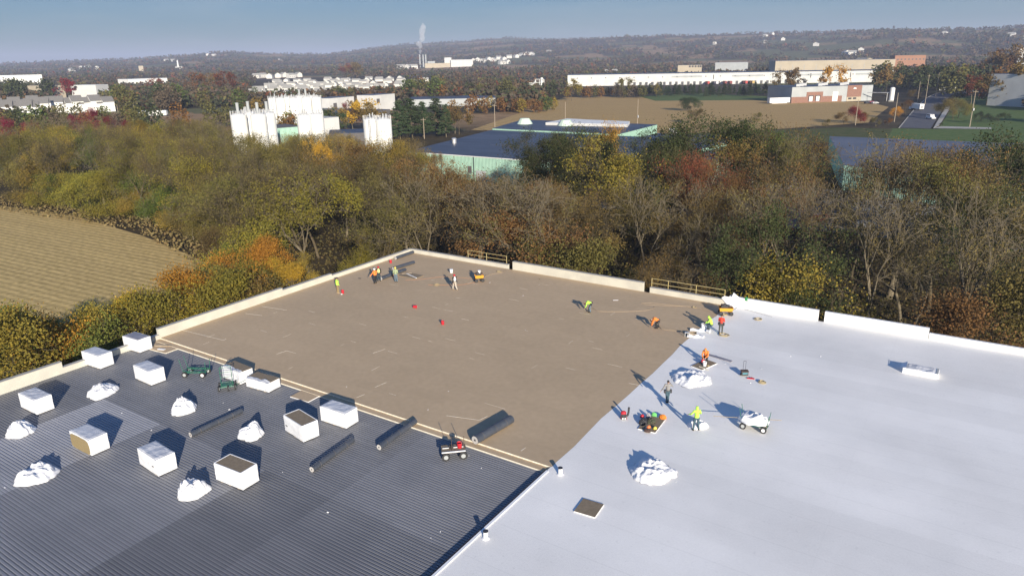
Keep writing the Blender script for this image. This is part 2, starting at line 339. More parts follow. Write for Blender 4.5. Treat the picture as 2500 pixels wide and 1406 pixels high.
def membrane(m):
    N = m.node_tree.nodes; K = m.node_tree.links.new; b = N['Principled BSDF']; src = b.inputs['Base Color'].links[0].from_socket
    tcn = N.new('ShaderNodeTexCoord'); sp = N.new('ShaderNodeSeparateXYZ'); K(tcn.outputs['Object'], sp.inputs[0])
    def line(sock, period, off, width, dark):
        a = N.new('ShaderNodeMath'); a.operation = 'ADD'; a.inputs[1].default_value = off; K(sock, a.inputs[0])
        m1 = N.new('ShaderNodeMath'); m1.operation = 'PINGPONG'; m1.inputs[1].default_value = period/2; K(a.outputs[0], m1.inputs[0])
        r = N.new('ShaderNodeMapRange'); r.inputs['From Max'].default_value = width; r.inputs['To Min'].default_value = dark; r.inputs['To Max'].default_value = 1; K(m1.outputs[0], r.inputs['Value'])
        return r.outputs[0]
    def panel(sock):
        a = N.new('ShaderNodeMath'); a.operation = 'MULTIPLY_ADD'; a.inputs[1].default_value = 1/3.05; a.inputs[2].default_value = .13+.5; K(sock, a.inputs[0])
        f = N.new('ShaderNodeMath'); f.operation = 'FLOOR'; K(a.outputs[0], f.inputs[0])
        wn = N.new('ShaderNodeTexWhiteNoise'); wn.noise_dimensions = '1D'; K(f.outputs[0], wn.inputs['W'])
        r = N.new('ShaderNodeMapRange'); r.inputs['To Min'].default_value = .955; r.inputs['To Max'].default_value = 1.02; K(wn.outputs['Value'], r.inputs['Value']); return r.outputs[0]
    def grit():
        t = N.new('ShaderNodeTexNoise'); t.inputs['Scale'].default_value = 9; t.inputs['Detail'].default_value = 5; t.inputs['Roughness'].default_value = .8; K(tcn.outputs['Object'], t.inputs['Vector'])
        r = N.new('ShaderNodeMapRange'); r.inputs['From Min'].default_value = .25; r.inputs['From Max'].default_value = .75; r.inputs['To Min'].default_value = .90; r.inputs['To Max'].default_value = 1.07; K(t.outputs['Fac'], r.inputs['Value']); return r.outputs[0]
    n3 = N.new('ShaderNodeTexNoise'); n3.inputs['Scale'].default_value = .09; n3.inputs['Detail'].default_value = 8; n3.inputs['Roughness'].default_value = .6; K(tcn.outputs['Object'], n3.inputs['Vector'])
    mr = N.new('ShaderNodeMapRange'); mr.inputs['From Min'].default_value = .32; mr.inputs['From Max'].default_value = .68; mr.inputs['To Min'].default_value = .86; mr.inputs['To Max'].default_value = 1.05; K(n3.outputs['Fac'], mr.inputs['Value'])
    vo = N.new('ShaderNodeTexNoise'); vo.inputs['Scale'].default_value = 3.5; vo.inputs['Detail'].default_value = 6; K(tcn.outputs['Object'], vo.inputs['Vector'])
    m5 = N.new('ShaderNodeMapRange'); m5.inputs['From Min'].default_value = .28; m5.inputs['From Max'].default_value = .36; m5.inputs['To Min'].default_value = .90; m5.inputs['To Max'].default_value = 1; K(vo.outputs['Fac'], m5.inputs['Value'])
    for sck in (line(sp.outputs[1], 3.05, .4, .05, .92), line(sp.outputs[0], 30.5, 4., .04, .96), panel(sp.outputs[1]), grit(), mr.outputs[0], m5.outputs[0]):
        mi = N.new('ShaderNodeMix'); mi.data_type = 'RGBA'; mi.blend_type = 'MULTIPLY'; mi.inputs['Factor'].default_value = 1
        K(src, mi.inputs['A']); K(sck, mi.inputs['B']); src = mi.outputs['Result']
    K(src, b.inputs['Base Color'])
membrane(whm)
parc = mat('painted_concrete', (.58, .56, .47), .85, (.50, .48, .41), scale=.8, detail=7, bump=.1)
whpar = mat('white_flashing', (.82, .82, .81), .6, (.76, .77, .78), scale=.6, detail=5)
coping = mat('coping', (.42, .40, .36), .6, (.33, .32, .29), scale=2)
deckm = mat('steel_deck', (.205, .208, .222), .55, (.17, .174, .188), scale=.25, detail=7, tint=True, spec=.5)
rust = mat('dark_blocking', (.06, .042, .036), .85, (.10, .06, .05), scale=3)
U0, V1, UE, VS = -61.1, 68.35, -19.5, 33.4
hall = thing('warehouse', 'huge flat-roofed warehouse under re-roofing, dark deck, tan boards and white membrane', 'building', (0, 0, 0))
wallm = mat('precast_wall', (.42, .41, .37), .9, (.36, .35, .32), scale=.4)
MB().prism([(U0-.3, -30), (70, -30), (70, V1+.3), (U0-.3, V1+.3)], 0, 9.55).build('wall', wallm, hall)
# deck: ribs run along x; sheen differences between sheets painted into the face tint
dm = MB(); per = .2032; v = -28.0
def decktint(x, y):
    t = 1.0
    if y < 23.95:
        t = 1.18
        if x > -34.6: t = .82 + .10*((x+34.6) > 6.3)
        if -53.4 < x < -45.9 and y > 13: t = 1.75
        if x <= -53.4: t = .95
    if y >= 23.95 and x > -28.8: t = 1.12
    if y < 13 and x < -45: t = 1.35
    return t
xs = [U0, -53.4, -45.9, -40.2, -34.6, -28.8, -24.2, UE-.08]
while v < VS-.62:
    z0, z1 = 9.765, 9.80
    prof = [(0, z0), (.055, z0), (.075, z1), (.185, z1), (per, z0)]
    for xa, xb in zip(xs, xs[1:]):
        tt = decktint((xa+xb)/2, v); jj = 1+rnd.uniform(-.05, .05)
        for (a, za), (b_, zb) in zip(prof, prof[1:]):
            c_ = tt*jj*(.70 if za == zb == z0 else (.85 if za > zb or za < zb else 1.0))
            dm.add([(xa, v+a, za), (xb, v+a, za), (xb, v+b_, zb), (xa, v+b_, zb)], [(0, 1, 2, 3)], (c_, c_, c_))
    v += per
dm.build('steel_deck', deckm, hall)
def slab(name, poly, z0, z1, mtop, mside):
    mb = MB().prism(poly, z0, z1); o = mb.build(name, mtop, hall); o.data.materials.append(mside)
    for p in o.data.polygons: p.material_index = 1 if abs(p.normal.z) < .5 else 0
    return o
slab('insulation_boards', [(U0, VS-.52), (UE, VS-.52), (UE, VS+1), (U0, VS+1)], 9.66, 9.89, tanm, foam)
slab('insulation_boards', [(U0, VS), (UE+.2, VS), (UE+.2, V1), (U0, V1)], 9.70, 9.994, tanm, foam)
slab('insulation_boards', [(U0+.05, VS-2.0), (-57.6, VS-1.7), (-57.6, VS-.5), (U0+.05, VS-.5)], 9.6, 9.86, tanm, foam)
# membrane with a slightly wandering edge
edge = [(UE+.0, -28)]; y = 28
e_ = [(-19.38, VS+.1)]
y = VS+.6
while y < V1: e_.append((-19.5+rnd.uniform(-.12, .14)+.1*math.sin(y*.4), y)); y += 2.2
mem = [(UE+.05, -28), (70, -28), (70, V1), (-19.45, V1)] + e_[::-1] + [(UE+.05, VS)]
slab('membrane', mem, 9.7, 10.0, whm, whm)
MB().box((UE-.04, 2.4, 9.90), (.10, 61, .22)).build('edge_blocking', rust, hall)
MB().box((UE+.12, 2.4, 10.03), (.16, 60.9, .05)).build('membrane_fold', whpar, hall)
# open board gaps laid as thin pale foam strips
jm = MB(); 
for k in range(46):
    x = U0+3+rnd.random()*36; y = VS+1.2+rnd.random()*30
    x = U0+round((x-U0)/1.22)*1.22; y = VS+round((y-VS)/1.22)*1.22
    if rnd.random() < .55: jm.box((x+rnd.uniform(0, 1), y, 9.998), (rnd.uniform(.4, 1.3), rnd.uniform(.012, .022), .006))
    else: jm.box((x, y+rnd.uniform(0, .6), 9.998), (rnd.uniform(.012, .02), rnd.uniform(.4, 1.0), .006))
for (a, b_, c_, d) in ((430, 802, 545, 830), (545, 830, 552, 827), (675, 864, 700, 856), (700, 856, 722, 862), (910, 862, 940, 852), (915, 945, 943, 933), (640, 748, 700, 757), (600, 765, 640, 770), (870, 970, 890, 962), (1090, 1014, 1170, 1025), (1170, 1025, 1190, 1015), (1535, 935, 1562, 940), (1272, 1100, 1283, 1092)):
    p, q = P(a, b_), P(c_, d); dd = q-p
    jm.box(((p.x+q.x)/2, (p.y+q.y)/2, 9.999), (dd.length, .03, .008), math.atan2(dd.y, dd.x))
jm.build('board_joint', foam, hall)
# parapets
def par_u(px0, px1, h, m, name='parapet', cap=True, y0=V1, thick=.3):
    def xat(px):
        lo, hi = -70, 60
        for _ in range(50):
            mid = (lo+hi)/2
            if PROJ((mid, y0, 10))[0] < px: lo = mid
            else: hi = mid
        return lo
    xa, xb = xat(px0), xat(px1) if px1 < 2490 else 70
    MB().box(((xa+xb)/2, y0+thick/2, 9.6+(h+.4)/2), (xb-xa, thick, h+.4)).build(name, m, hall)
    if cap: MB().box(((xa+xb)/2, y0+thick/2+.02, 10+h+.02), (xb-xa, thick+.1, .045)).build('coping', coping, hall)
    return xa, xb
par_u(1003, 1240, .46, parc); par_u(1251.5, 1570, .95, parc); par_u(1586, 1776, .55, parc)
par_u(1779, 1996, 1.02, whpar, cap=False); par_u(2011.5, 2265, 1.0, whpar, cap=False); par_u(2266.5, 2600, .55, whpar, cap=False)
def par_v(ya, yb, h):
    MB().box((U0-.15, (ya+yb)/2, 9.5+(h+.5)/2), (.3, yb-ya, h+.5)).build('parapet', parc, hall)
    MB().box((U0-.15, (ya+yb)/2, 10+h+.02), (.4, yb-ya, .045)).build('coping', coping, hall)
yat = lambda px, py: P(px, py).y
par_v(-28, yat(150, 903), .78); par_v(yat(150, 903), yat(380, 822), .28); par_v(yat(380, 822), yat(683, 720), .86)
par_v(yat(683, 720), yat(809, 681), .62); par_v(yat(809, 681), V1+.3, .42)
# loose flap where the white flashing starts
fl = MB(); A_ = P(1777, 752); 
pts = [(A_.x-.9, V1-.06, 10.75), (A_.x-.35, V1-.12, 10.22), (A_.x+.1, V1-.1, 10.0), (A_.x+.9, V1-.05, 10.0), (A_.x+.9, V1-.02, 11.05), (A_.x+.25, V1+.05, 11.45), (A_.x+.1, V1-.05, 10.95), (A_.x-.6, V1-.1, 11.0)]
fl.add(pts, [(0, 1, 6, 7), (1, 2, 3, 6), (6, 3, 4, 5)])
fl.build('loose_flashing', whpar, hall)
fl = MB().add([(A_.x-.3, V1+.1, 10.9), (A_.x+.25, V1+.12, 11.4), (A_.x+.2, V1+.5, 10.9), (A_.x-.5, V1+.6, 10.7)], [(0, 1, 2, 3)])
fl.build('loose_flashing', mat('grey_backing', (.16, .17, .2), .8), hall)
# guard rails clamped to the parapet
ym = mat('weathered_yellow_paint', (.50, .39, .14), .6, (.42, .36, .2), scale=5)
def rail(pxs, base, label):
    yb = V1+.45; xs_ = []
    for px in pxs:
        lo, hi = -70, 60
        for _ in range(50):
            mid = (lo+hi)/2
            if PROJ((mid, yb, 10.6))[0] < px: lo = mid
            else: hi = mid
        xs_.append(lo)
    t = thing('guard_rail', label, 'railing', ((xs_[0]+xs_[-1])/2, yb, 10), 0, 'yellow guard rails on the far parapet'); o = t.location.x
    for x in xs_: MB().cyl((x-o, 0, base-.5), (x-o, 0, base+.98), .035, n=8).build('post', ym, t)
    for z in (.45, .95): MB().cyl((xs_[0]-o, 0, base+z), (xs_[-1]-o, 0, base+z), .03, n=8).build('rail', ym, t)
rail([1143, 1188, 1237], .42, 'short yellow guard rail beside the orange cart, near the far roof corner')
rail([1591, 1631, 1699, 1769], .5, 'longer yellow guard rail just left of the white parapet')

# ------------------------------------------------------------------ trees
def bark(name, c, c2): return mat(name, c, .9, c2, scale=2.5, detail=6, spec=.1)
BK = bark('grey_brown_bark', (.125, .102, .062), (.07, .055, .036))
BKL = bark('pale_bark', (.205, .172, .118), (.12, .10, .066))
def leafmat(name, cols, tr=.25):
    return mat(name, cols[0], .75, cols[-1], scale=.35, detail=3, isl=cols, trans=tr, spec=.15, objrand=.30)
LM = {
 'twiggy': leafmat('withered_leaves', [(.14, .105, .042), (.20, .145, .05), (.105, .085, .034), (.16, .135, .04)]),
 'olive': leafmat('olive_leaves', [(.14, .125, .036), (.175, .145, .04), (.10, .098, .03), (.19, .15, .042)]),
 'yellow': leafmat('yellow_leaves', [(.29, .225, .034), (.21, .19, .038), (.36, .26, .035), (.15, .155, .036)]),
 'gold': leafmat('golden_leaves', [(.50, .28, .03), (.40, .22, .028), (.56, .34, .035), (.28, .19, .035)]),
 'rust': leafmat('rust_leaves', [(.20, .118, .038), (.155, .095, .035), (.25, .15, .04), (.135, .10, .038)]),
 'red': leafmat('red_leaves', [(.22, .078, .030), (.16, .052, .024), (.27, .115, .036), (.13, .072, .034)]),
 'crimson': leafmat('crimson_leaves', [(.20, .02, .028), (.13, .018, .022), (.25, .03, .04)]),
 'green': leafmat('green_leaves', [(.085, .125, .024), (.055, .088, .02), (.12, .15, .03), (.15, .15, .035)]),
 'darkgreen': leafmat('dark_green_leaves', [(.058, .075, .024), (.042, .056, .02), (.078, .088, .028), (.06, .06, .026)]),
 'pine': leafmat('pine_needles', [(.038, .062, .026), (.028, .045, .02), (.055, .075, .032)], .1),
}
def seg_mesh(segs, name, n=4):
    P0 = np.array([s[0] for s in segs]); P1 = np.array([s[1] for s in segs]); R0 = np.array([s[2] for s in segs]); R1 = np.array([s[3] for s in segs])
    ax = P1-P0; ln = np.linalg.norm(ax, axis=1, keepdims=True)+1e-9; ax = ax/ln
    t = np.where(np.abs(ax[:, 2:3]) < .9, np.array([[0, 0, 1.]]), np.array([[1., 0, 0]]))
    x = np.cross(ax, t); x /= np.linalg.norm(x, axis=1, keepdims=True); y = np.cross(ax, x)
    V = []
    for Pp, Rr_ in ((P0, R0), (P1, R1)):
        for k in range(n):
            a = 2*math.pi*k/n; V.append(Pp+(x*math.cos(a)+y*math.sin(a))*Rr_[:, None])
    V = np.stack(V, 1).reshape(-1, 3); m = len(segs); o = (np.arange(m)*2*n)[:, None]
    F = np.concatenate([np.stack([o[:, 0]+k, o[:, 0]+k+n, o[:, 0]+(k+1) % n+n, o[:, 0]+(k+1) % n], 1) for k in range(n)])
    return np_mesh(name, V, F, None, 4, smooth=False)
def leaf_mesh(C, size, rng, name, flat=.0):
    n = len(C); a = rng.normal(size=(n, 3)); a[:, 2] += flat; a /= np.linalg.norm(a, axis=1, keepdims=True)
    t = rng.normal(size=(n, 3)); x = np.cross(a, t); x /= np.linalg.norm(x, axis=1, keepdims=True); y = np.cross(a, x)
    s = (size*rng.uniform(.6, 1.35, n))[:, None]
    V = np.stack([C-x*s*.5, C-y*s*.36, C+x*s*.55, C+y*s*.36], 1).reshape(-1, 3)
    F = np.arange(4*n).reshape(-1, 4); return np_mesh(name, V, F, None, 4)
def grow_tree(seed, H=18.0, kind='leafy', spread=1.0, nleaf=9000, lsize=.30, vase=False, low=.28, levels=5, clump=.12):
    rng = np.random.default_rng(seed); thick, fine, tips = [], [], []
    def br(p, d, ln, r, lev):
        nseg = 3 if lev < 3 else 2
        for k in range(nseg):
            d = d + rng.normal(size=3)*(.10+.05*lev); d[2] += .06 if vase else .02; d /= np.linalg.norm(d)
            q = p+d*ln/nseg; r2 = r*.86
            (thick if lev < (4 if vase else 3) else fine).append((p, q, r, r2)); p, r = q, r2
            if lev >= 2 and rng.random() < .55 and lev < levels:
                a = rng.normal(size=3); dd = d*.55+a/np.linalg.norm(a)*.75; dd /= np.linalg.norm(dd); br(p, dd, ln*.55, r*.5, lev+2)
            if lev >= levels-2: tips.append(p)
        if lev >= levels: tips.append(p); return
        nc = 2 + (rng.random() < .62) + (lev == 0)
        a0 = rng.uniform(0, 6.28)
        for c in range(nc):
            an = a0+6.283*c/nc+rng.normal()*.4; tilt = (rng.uniform(.28, .6) if vase else rng.uniform(.4, .95))*spread
            t = np.array([0, 0, 1.]) if abs(d[2]) < .9 else np.array([1., 0, 0]); x = np.cross(d, t); x /= np.linalg.norm(x); y = np.cross(d, x)
            dd = d*math.cos(tilt)+(x*math.cos(an)+y*math.sin(an))*math.sin(tilt); dd /= np.linalg.norm(dd)
            br(p, dd, ln*rng.uniform(.66, .86), r*(.72 if nc == 2 else .62), lev+1)
    h0 = H*low; p = np.zeros(3); d = np.array([rng.normal()*.05, rng.normal()*.05, 1.0]); d /= np.linalg.norm(d)
    br(p, d, h0, H*(.021 if vase else .017), 0)
    T = np.array(tips); sc = H/T[:, 2].max(); 
    f = lambda S: [(a*sc, b*sc, r, r2) for a, b, r, r2 in S]
    T = T*sc; T = T[T[:, 2] > H*.16]
    wt = np.array([max(0.0, mnoise.noise(Vector(tuple(t*.30))+Vector((seed*1.3, 0, 0)))+clump) for t in T])**1.3+.015; wt /= wt.sum()
    if kind == 'leafy':
        idx = rng.choice(len(T), nleaf, p=wt); C = T[idx]+rng.normal(size=(nleaf, 3))*np.array([.62, .62, .45])
    else:
        idx = rng.choice(len(T), nleaf, p=wt); C = T[idx]+rng.normal(size=(nleaf, 3))*.35
    fine = [(a, b, max(r, .018), max(r2, .016)) for a, b, r, r2 in f(fine)]
    return f(thick), fine, C, rng
def pine_parts(seed, H=16):
    rng = np.random.default_rng(seed); th = [((0, 0, 0), (0, 0, H*.97), .26, .04)]; C = []
    for lv in range(17):
        z = H*(.14+.84*lv/17); L_ = (H*.34)*(1-(z/H))**.75+.5
        nb = 6
        for k in range(nb):
            a = rng.uniform(0, 6.28); L2 = L_*rng.uniform(.65, 1.15)
            e = np.array([math.cos(a)*L2, math.sin(a)*L2, z+rng.uniform(-.3, .8)]); s0 = np.array([0, 0, z])
            th.append((tuple(s0), tuple(e), .06, .02)); n = int(34*L2)
            t = rng.uniform(.25, 1.05, n)[:, None]; C.append(s0+(e-s0)*t+rng.normal(size=(n, 3))*np.array([.32, .32, .16]))
    return [(np.array(a), np.array(b), r, q) for a, b, r, q in th], np.concatenate(C), rng
VAR = {}
def variant(key, seed, **k):
    th, fi, C, rng = grow_tree(seed, **k)
    tm = seg_mesh(th+fi, key+'_trunk', 4); ls = k.get('lsize', .3)
    cm = leaf_mesh(C, ls, rng, key+'_crown')
    fm_ = None
    VAR.setdefault(key, []).append((tm, cm, fm_, k.get('H', 18.0)))
for i_ in range(4): variant('leafy', 20+i_, H=18., nleaf=15000, lsize=.235, levels=5)
for i_ in range(4): variant('half', 40+i_, H=18., nleaf=9000, lsize=.155, levels=6, vase=True, spread=.95)
for i_ in range(4): variant('bare', 60+i_, H=18., kind='bare', nleaf=5200, lsize=.15, levels=6, vase=True, spread=.95, low=.24)
for i_ in range(4): variant('limb', 130+i_, H=18., kind='bare', nleaf=2200, lsize=.17, levels=5, vase=True, spread=.9, low=.26)
for i_ in range(3): variant('shrubby', 80+i_, H=9., nleaf=14000, lsize=.165, levels=5, low=.12, spread=1.15)
for i_ in range(2): variant('high', 85+i_, H=18., nleaf=12000, lsize=.23, levels=5, low=.60, spread=.95)
for i_ in range(2): variant('column', 90+i_, H=14., nleaf=9000, lsize=.2, levels=5, spread=.42, low=.1)
for i_ in range(3): variant('far', 100+i_, H=14., nleaf=1500, lsize=.75, levels=4, low=.12, spread=1.1)
for i_ in range(2):
    th, C, rng = pine_parts(110+i_); VAR.setdefault('pine', []).append((seg_mesh(th, 'pine_trunk', 5), leaf_mesh(C, .42, rng, 'pine_crown', .6), None, 16.))
TREES = []   # (px, dist, object, kind words, place key)
WORD = {'twiggy': 'half bare grey-brown', 'olive': 'olive green', 'yellow': 'yellow-green', 'gold': 'bright golden', 'rust': 'rusty brown',
        'red': 'deep red', 'crimson': 'crimson', 'green': 'fresh green', 'darkgreen': 'dark green', 'pine': 'dark evergreen'}
def plant(x, y, h, form, leaf, place, wide=1.0, z=0.0, bk=None, name=None):
    if leaf is None: leaf = 'twiggy'
    if form == 'bare': leaf_m = LM['twiggy'] if leaf is None else LM[leaf]
    else: leaf_m = LM[leaf]
    tm, cm, fm2, H0 = rnd.choice(VAR[form]); s = h/H0
    nm = name or ('pine_tree' if form == 'pine' else 'bush' if h < 4.5 else 'shrub' if form == 'shrubby' else 'bare_tree' if form in ('bare', 'limb') else 'tree')
    if x > -62 and 60 < y < 110 and form != 'far': y = max(y, 70.2+.47*h*wide)
    if x <= -62 and y < 72: x = min(x, -63.2-.36*h*wide)
    o = bpy.data.objects.new(nm, None); COL.objects.link(o); o.location = (x, y, z); o.rotation_euler = (0, 0, rnd.uniform(0, 6.28)); o.empty_display_size = 1
    o.scale = (s*wide, s*wide, s)
    bkm = bk or (BKL if form == 'limb' or rnd.random() < .25 else BK)
    for me_, pn, mm in ((tm, 'trunk', bkm), (cm, 'crown', leaf_m), (fm2, 'twigs', bkm)):
        if me_ is None: continue
        if not me_.materials: me_.materials.append(mm)
        c = bpy.data.objects.new(pn, me_); COL.objects.link(c); c.parent = o
        c.material_slots[0].link = 'OBJECT'; c.material_slots[0].material = mm
    pr = PROJ((x, y, z+h*.6)) or (0, 0)
    TREES.append((pr[0], math.hypot(x, y), o, (leaf or 'twiggy'), form, place)); return o
def sil(x): return float(np.interp(x, [-50, 0, 60, 130, 230, 300, 400, 500, 570, 620, 700, 760, 850, 900, 960, 1030, 1080, 1110, 1200, 1240, 1290, 1350, 1420, 1480, 1520, 1560, 1600, 1650, 1700, 1750, 1800, 1850, 1950, 2030, 2100, 2150, 2200, 2300, 2400, 2500, 2600],
      [320, 320, 300, 285, 295, 312, 300, 292, 312, 326, 336, 325, 326, 352, 332, 332, 345, 415, 430, 435, 440, 440, 440, 435, 440, 440, 430, 400, 380, 360, 330, 310, 315, 335, 372, 350, 330, 355, 345, 330, 330]))
def edge_v(u): return float(np.interp(u, [-209, -150, -115, -103, -88], [81, 86, 76, 69, 60]))
def far_v(u): return float(np.interp(u, [-260, -210, -180, -150, -100, 0, 60], [235, 215, 178, 148, 146, 146, 146]))
ZN = [  # column range in the photo -> weighted kinds
 (-60, 260, 'yellow yellow olive green yellow twiggy green', 'far edge of the stubble field'),
 (260, 470, 'yellow olive yellow twiggy yellow twiggy', 'far edge of the stubble field'),
 (470, 760, 'twiggy olive twiggy yellow olive', 'wood in front of the left silos'),
 (760, 1060, 'olive twiggy yellow rust twiggy', 'wood behind the far roof corner'),
 (1060, 1330, 'twiggy twiggy olive green olive rust', 'wood in front of the green factory'),
 (1330, 1650, 'twiggy olive twiggy green rust darkgreen', 'wood behind the bare concrete parapet'),
 (1650, 2000, 'twiggy rust rust olive green darkgreen', 'wood behind the white cart end of the parapet'),
 (2000, 2600, 'twiggy rust twiggy green olive darkgreen', 'wood behind the white parapets')]
ZN[6] = ZN[6][:3]+('wood above the orange generator cart',)
def zone(px):
    for a, b_, ks, pl in ZN:
        if a <= px < b_: return ks.split(), pl
    return None, None
pts = []
def far_enough(x, y, dmin):
    for (a, b_) in pts:
        if (a-x)**2+(b_-y)**2 < dmin*dmin: return False
    return True
# named trees first: column, top row, distance, form, leaf, width
SPECIAL = [(2235, 330, 112, 'limb', None, 1.2), (1245, 400, 96, 'limb', None, 1.25), (1130, 420, 97, 'limb', None, 1.1), (1590, 420, 92, 'limb', None, .9), (1390, 430, 92, 'limb', None, 1.1),
 (2185, 430, 84, 'limb', None, .8), (1880, 440, 92, 'limb', None, .9), (2440, 440, 84, 'limb', None, .8), (2010, 420, 90, 'limb', None, .5), (1710, 500, 88, 'limb', None, .8),
 (1290, 325, 150, 'high', 'darkgreen', 1.0), (1395, 308, 152, 'high', 'darkgreen', .95), (1360, 322, 150, 'high', 'darkgreen', .85), (1450, 322, 150, 'high', 'darkgreen', .85),
 (1580, 325, 150, 'high', 'darkgreen', .9), (1635, 345, 140, 'leafy', 'darkgreen', .7), (1720, 262, 152, 'leafy', 'darkgreen', 1.2), (1785, 280, 150, 'leafy', 'darkgreen', .9), (1660, 300, 152, 'leafy', 'darkgreen', .8),
 (1500, 298, 148, 'leafy', 'gold', .45), (1478, 330, 120, 'column', 'yellow', .9), (1725, 352, 122, 'half', 'red', 1.0), (1765, 385, 118, 'half', 'red', .9), (1700, 420, 112, 'half', 'red', .7), (1800, 430, 112, 'leafy', 'rust', .62), (1865, 322, 150, 'half', 'rust', .6),
 (1815, 345, 150, 'column', 'yellow', .7), (2450, 345, 150, 'high', 'darkgreen', .9), (2240, 345, 135, 'half', 'rust', 1.1), (2165, 345, 145, 'half', 'olive', .6),
 (760, 338, 170, 'leafy', 'gold', .55), (310, 312, 250, 'leafy', 'yellow', .9), (350, 285, 285, 'leafy', 'yellow', .8), (90, 300, 290, 'leafy', 'yellow', .8), (560, 600, 103, 'shrubby', 'gold', 1.0),
 (610, 640, 101, 'shrubby', 'gold', .9), (520, 620, 106, 'shrubby', 'yellow', .8), (690, 620, 105, 'column', 'yellow', .9), (880, 560, 112, 'column', 'yellow', .9), (870, 585, 108, 'shrubby', 'yellow', .8),
 (1420, 318, 142, 'high', 'darkgreen', .8), (1540, 340, 138, 'high', 'darkgreen', .9), (1610, 338, 140, 'half', 'darkgreen', .8), (1930, 322, 128, 'half', 'olive', .7), (2300, 345, 118, 'half', 'rust', .9), (2345, 355, 108, 'half', 'olive', .9), (2410, 338, 140, 'high', 'darkgreen', 1.0), (2485, 325, 132, 'high', 'darkgreen', 1.1), (2260, 338, 140, 'half', 'rust', .9),
 (15, 288, 300, 'leafy', 'crimson', .9), (60, 296, 305, 'leafy', 'crimson', .8), (228, 262, 330, 'leafy', 'crimson', .7), (262, 282, 320, 'leafy', 'crimson', .7), (845, 250, 400, 'leafy', 'crimson', .8), (430, 305, 270, 'leafy', 'green', .8)]
for (px, ty, d, fo, lf, wd) in SPECIAL:
    p = AT(px, d); h = ZAT(px, ty, d); pl = zone(px)[1]
    if d > 260: pl = 'trees just beyond the wood on the left'
    plant(p.x, p.y, h, fo, lf, pl, wd); pts.append((p.x, p.y))
# the wood
tries = 0; cnt = 0
while tries < 9000 and cnt < 225:
    tries += 1
    u = rnd.uniform(-262, 40); v_ = rnd.uniform(71, 235)
    if u > -62 and v_ < 73: continue
    if u <= -62 and v_ < edge_v(u)+2.5: continue
    if v_ > far_v(u): continue
    if -165 < u < -135 and v_ > 150 and u > -150: continue
    pr = PROJ((u, v_, 8))
    if not pr or not (-60 < pr[0] < 2570): continue
    d = math.hypot(u, v_)
    dmin = 6.8 if d < 130 else 7.4 if d < 200 else 9.5
    if not far_enough(u, v_, dmin): continue
    ks, pl = zone(pr[0]); lf = rnd.choice(ks)
    wpx = 4.5/d*1745; zmax = min(ZAT(pr[0]+q_, sil(pr[0]+q_), d) for q_ in (-wpx*.6, 0, wpx*.6))*(1.05 if v_ < 110 else 1.13)
    near = v_ < 80 and u > -62
    if near: h = rnd.uniform(8.5, 13)
    else: h = rnd.uniform(15, 21)
    back = v_ > far_v(u)-22
    if back: h = rnd.uniform(.84, .99)*zmax
    h = min(h, zmax*rnd.uniform(.9, .99), 24)
    if h < 5: continue
    if lf == 'twiggy': fo = rnd.choice(['bare', 'half', 'limb'] if d > 110 else ['bare', 'limb', 'limb'])
    else: fo = rnd.choice(['leafy', 'half', 'half']) if not near else 'half'
    if near and rnd.random() < .75:
        fo = 'shrubby'; lf = rnd.choice(['rust', 'yellow', 'olive', 'rust', 'twiggy'] if pr[0] > 1000 else ['yellow', 'olive', 'yellow', 'gold']); h = min(rnd.uniform(10, 14.5), zmax)
    if not near and (1925 < pr[0] < 2190 or 2385 < pr[0] < 2500) and v_ > 80:
        if rnd.random() < .93: continue
        fo = 'bare'; lf = 'twiggy'; h *= .85
    if (1925 < pr[0] < 2190 or 2385 < pr[0] < 2480) and v_ < 115: h = min(h, ZAT(pr[0], 500, d))
    if not near and 1105 < pr[0] < 1240 and v_ > 110: continue
    if fo == 'half' and lf == 'twiggy': lf = rnd.choice(['twiggy', 'olive'])
    plant(u, v_, h, fo, lf, pl, rnd.uniform(.8, 1.12)); pts.append((u, v_)); cnt += 1
# the hedge row left of the building
def sil2(x): return float(np.interp(x, [-40, 0, 60, 130, 200, 260, 330, 400, 450, 520, 600, 660], [770, 765, 770, 800, 780, 745, 715, 695, 660, 640, 650, 640]))
tries = 0; cnt = 0
while tries < 4000 and cnt < 40:
    tries += 1; u = rnd.uniform(-85, -69); v_ = rnd.uniform(8, 72)
    pr = PROJ((u, v_, 8))
    if not pr or not (-60 < pr[0] < 700) or not far_enough(u, v_, 4.3): continue
    d = math.hypot(u, v_); h = min(ZAT(pr[0], sil2(pr[0]), d)*rnd.uniform(.86, 1.0), 14)
    if h < 4: continue
    lf = rnd.choice(['yellow', 'gold', 'rust', 'gold', 'rust', 'olive', 'yellow', 'green'] if pr[0] < 420 else ['gold', 'yellow', 'rust', 'gold', 'olive'])
    plant(u, v_, h, 'shrubby', lf, 'hedge row between the stubble field and the roof', rnd.uniform(.8, 1.05)); pts.append((u, v_)); cnt += 1
for k in range(46):
    u = -212+k*2.75+rnd.uniform(-1, 1); v_ = edge_v(u)+1.5+rnd.uniform(0, 7); pr = PROJ((u, v_, 3))
    if pr and -60 < pr[0] < 640: plant(u, v_, rnd.uniform(6.5, 12), 'shrubby', rnd.choice(['yellow', 'olive', 'yellow', 'green', 'yellow', 'olive', 'green', 'twiggy']), 'along the far edge of the stubble field', rnd.uniform(.9, 1.2))
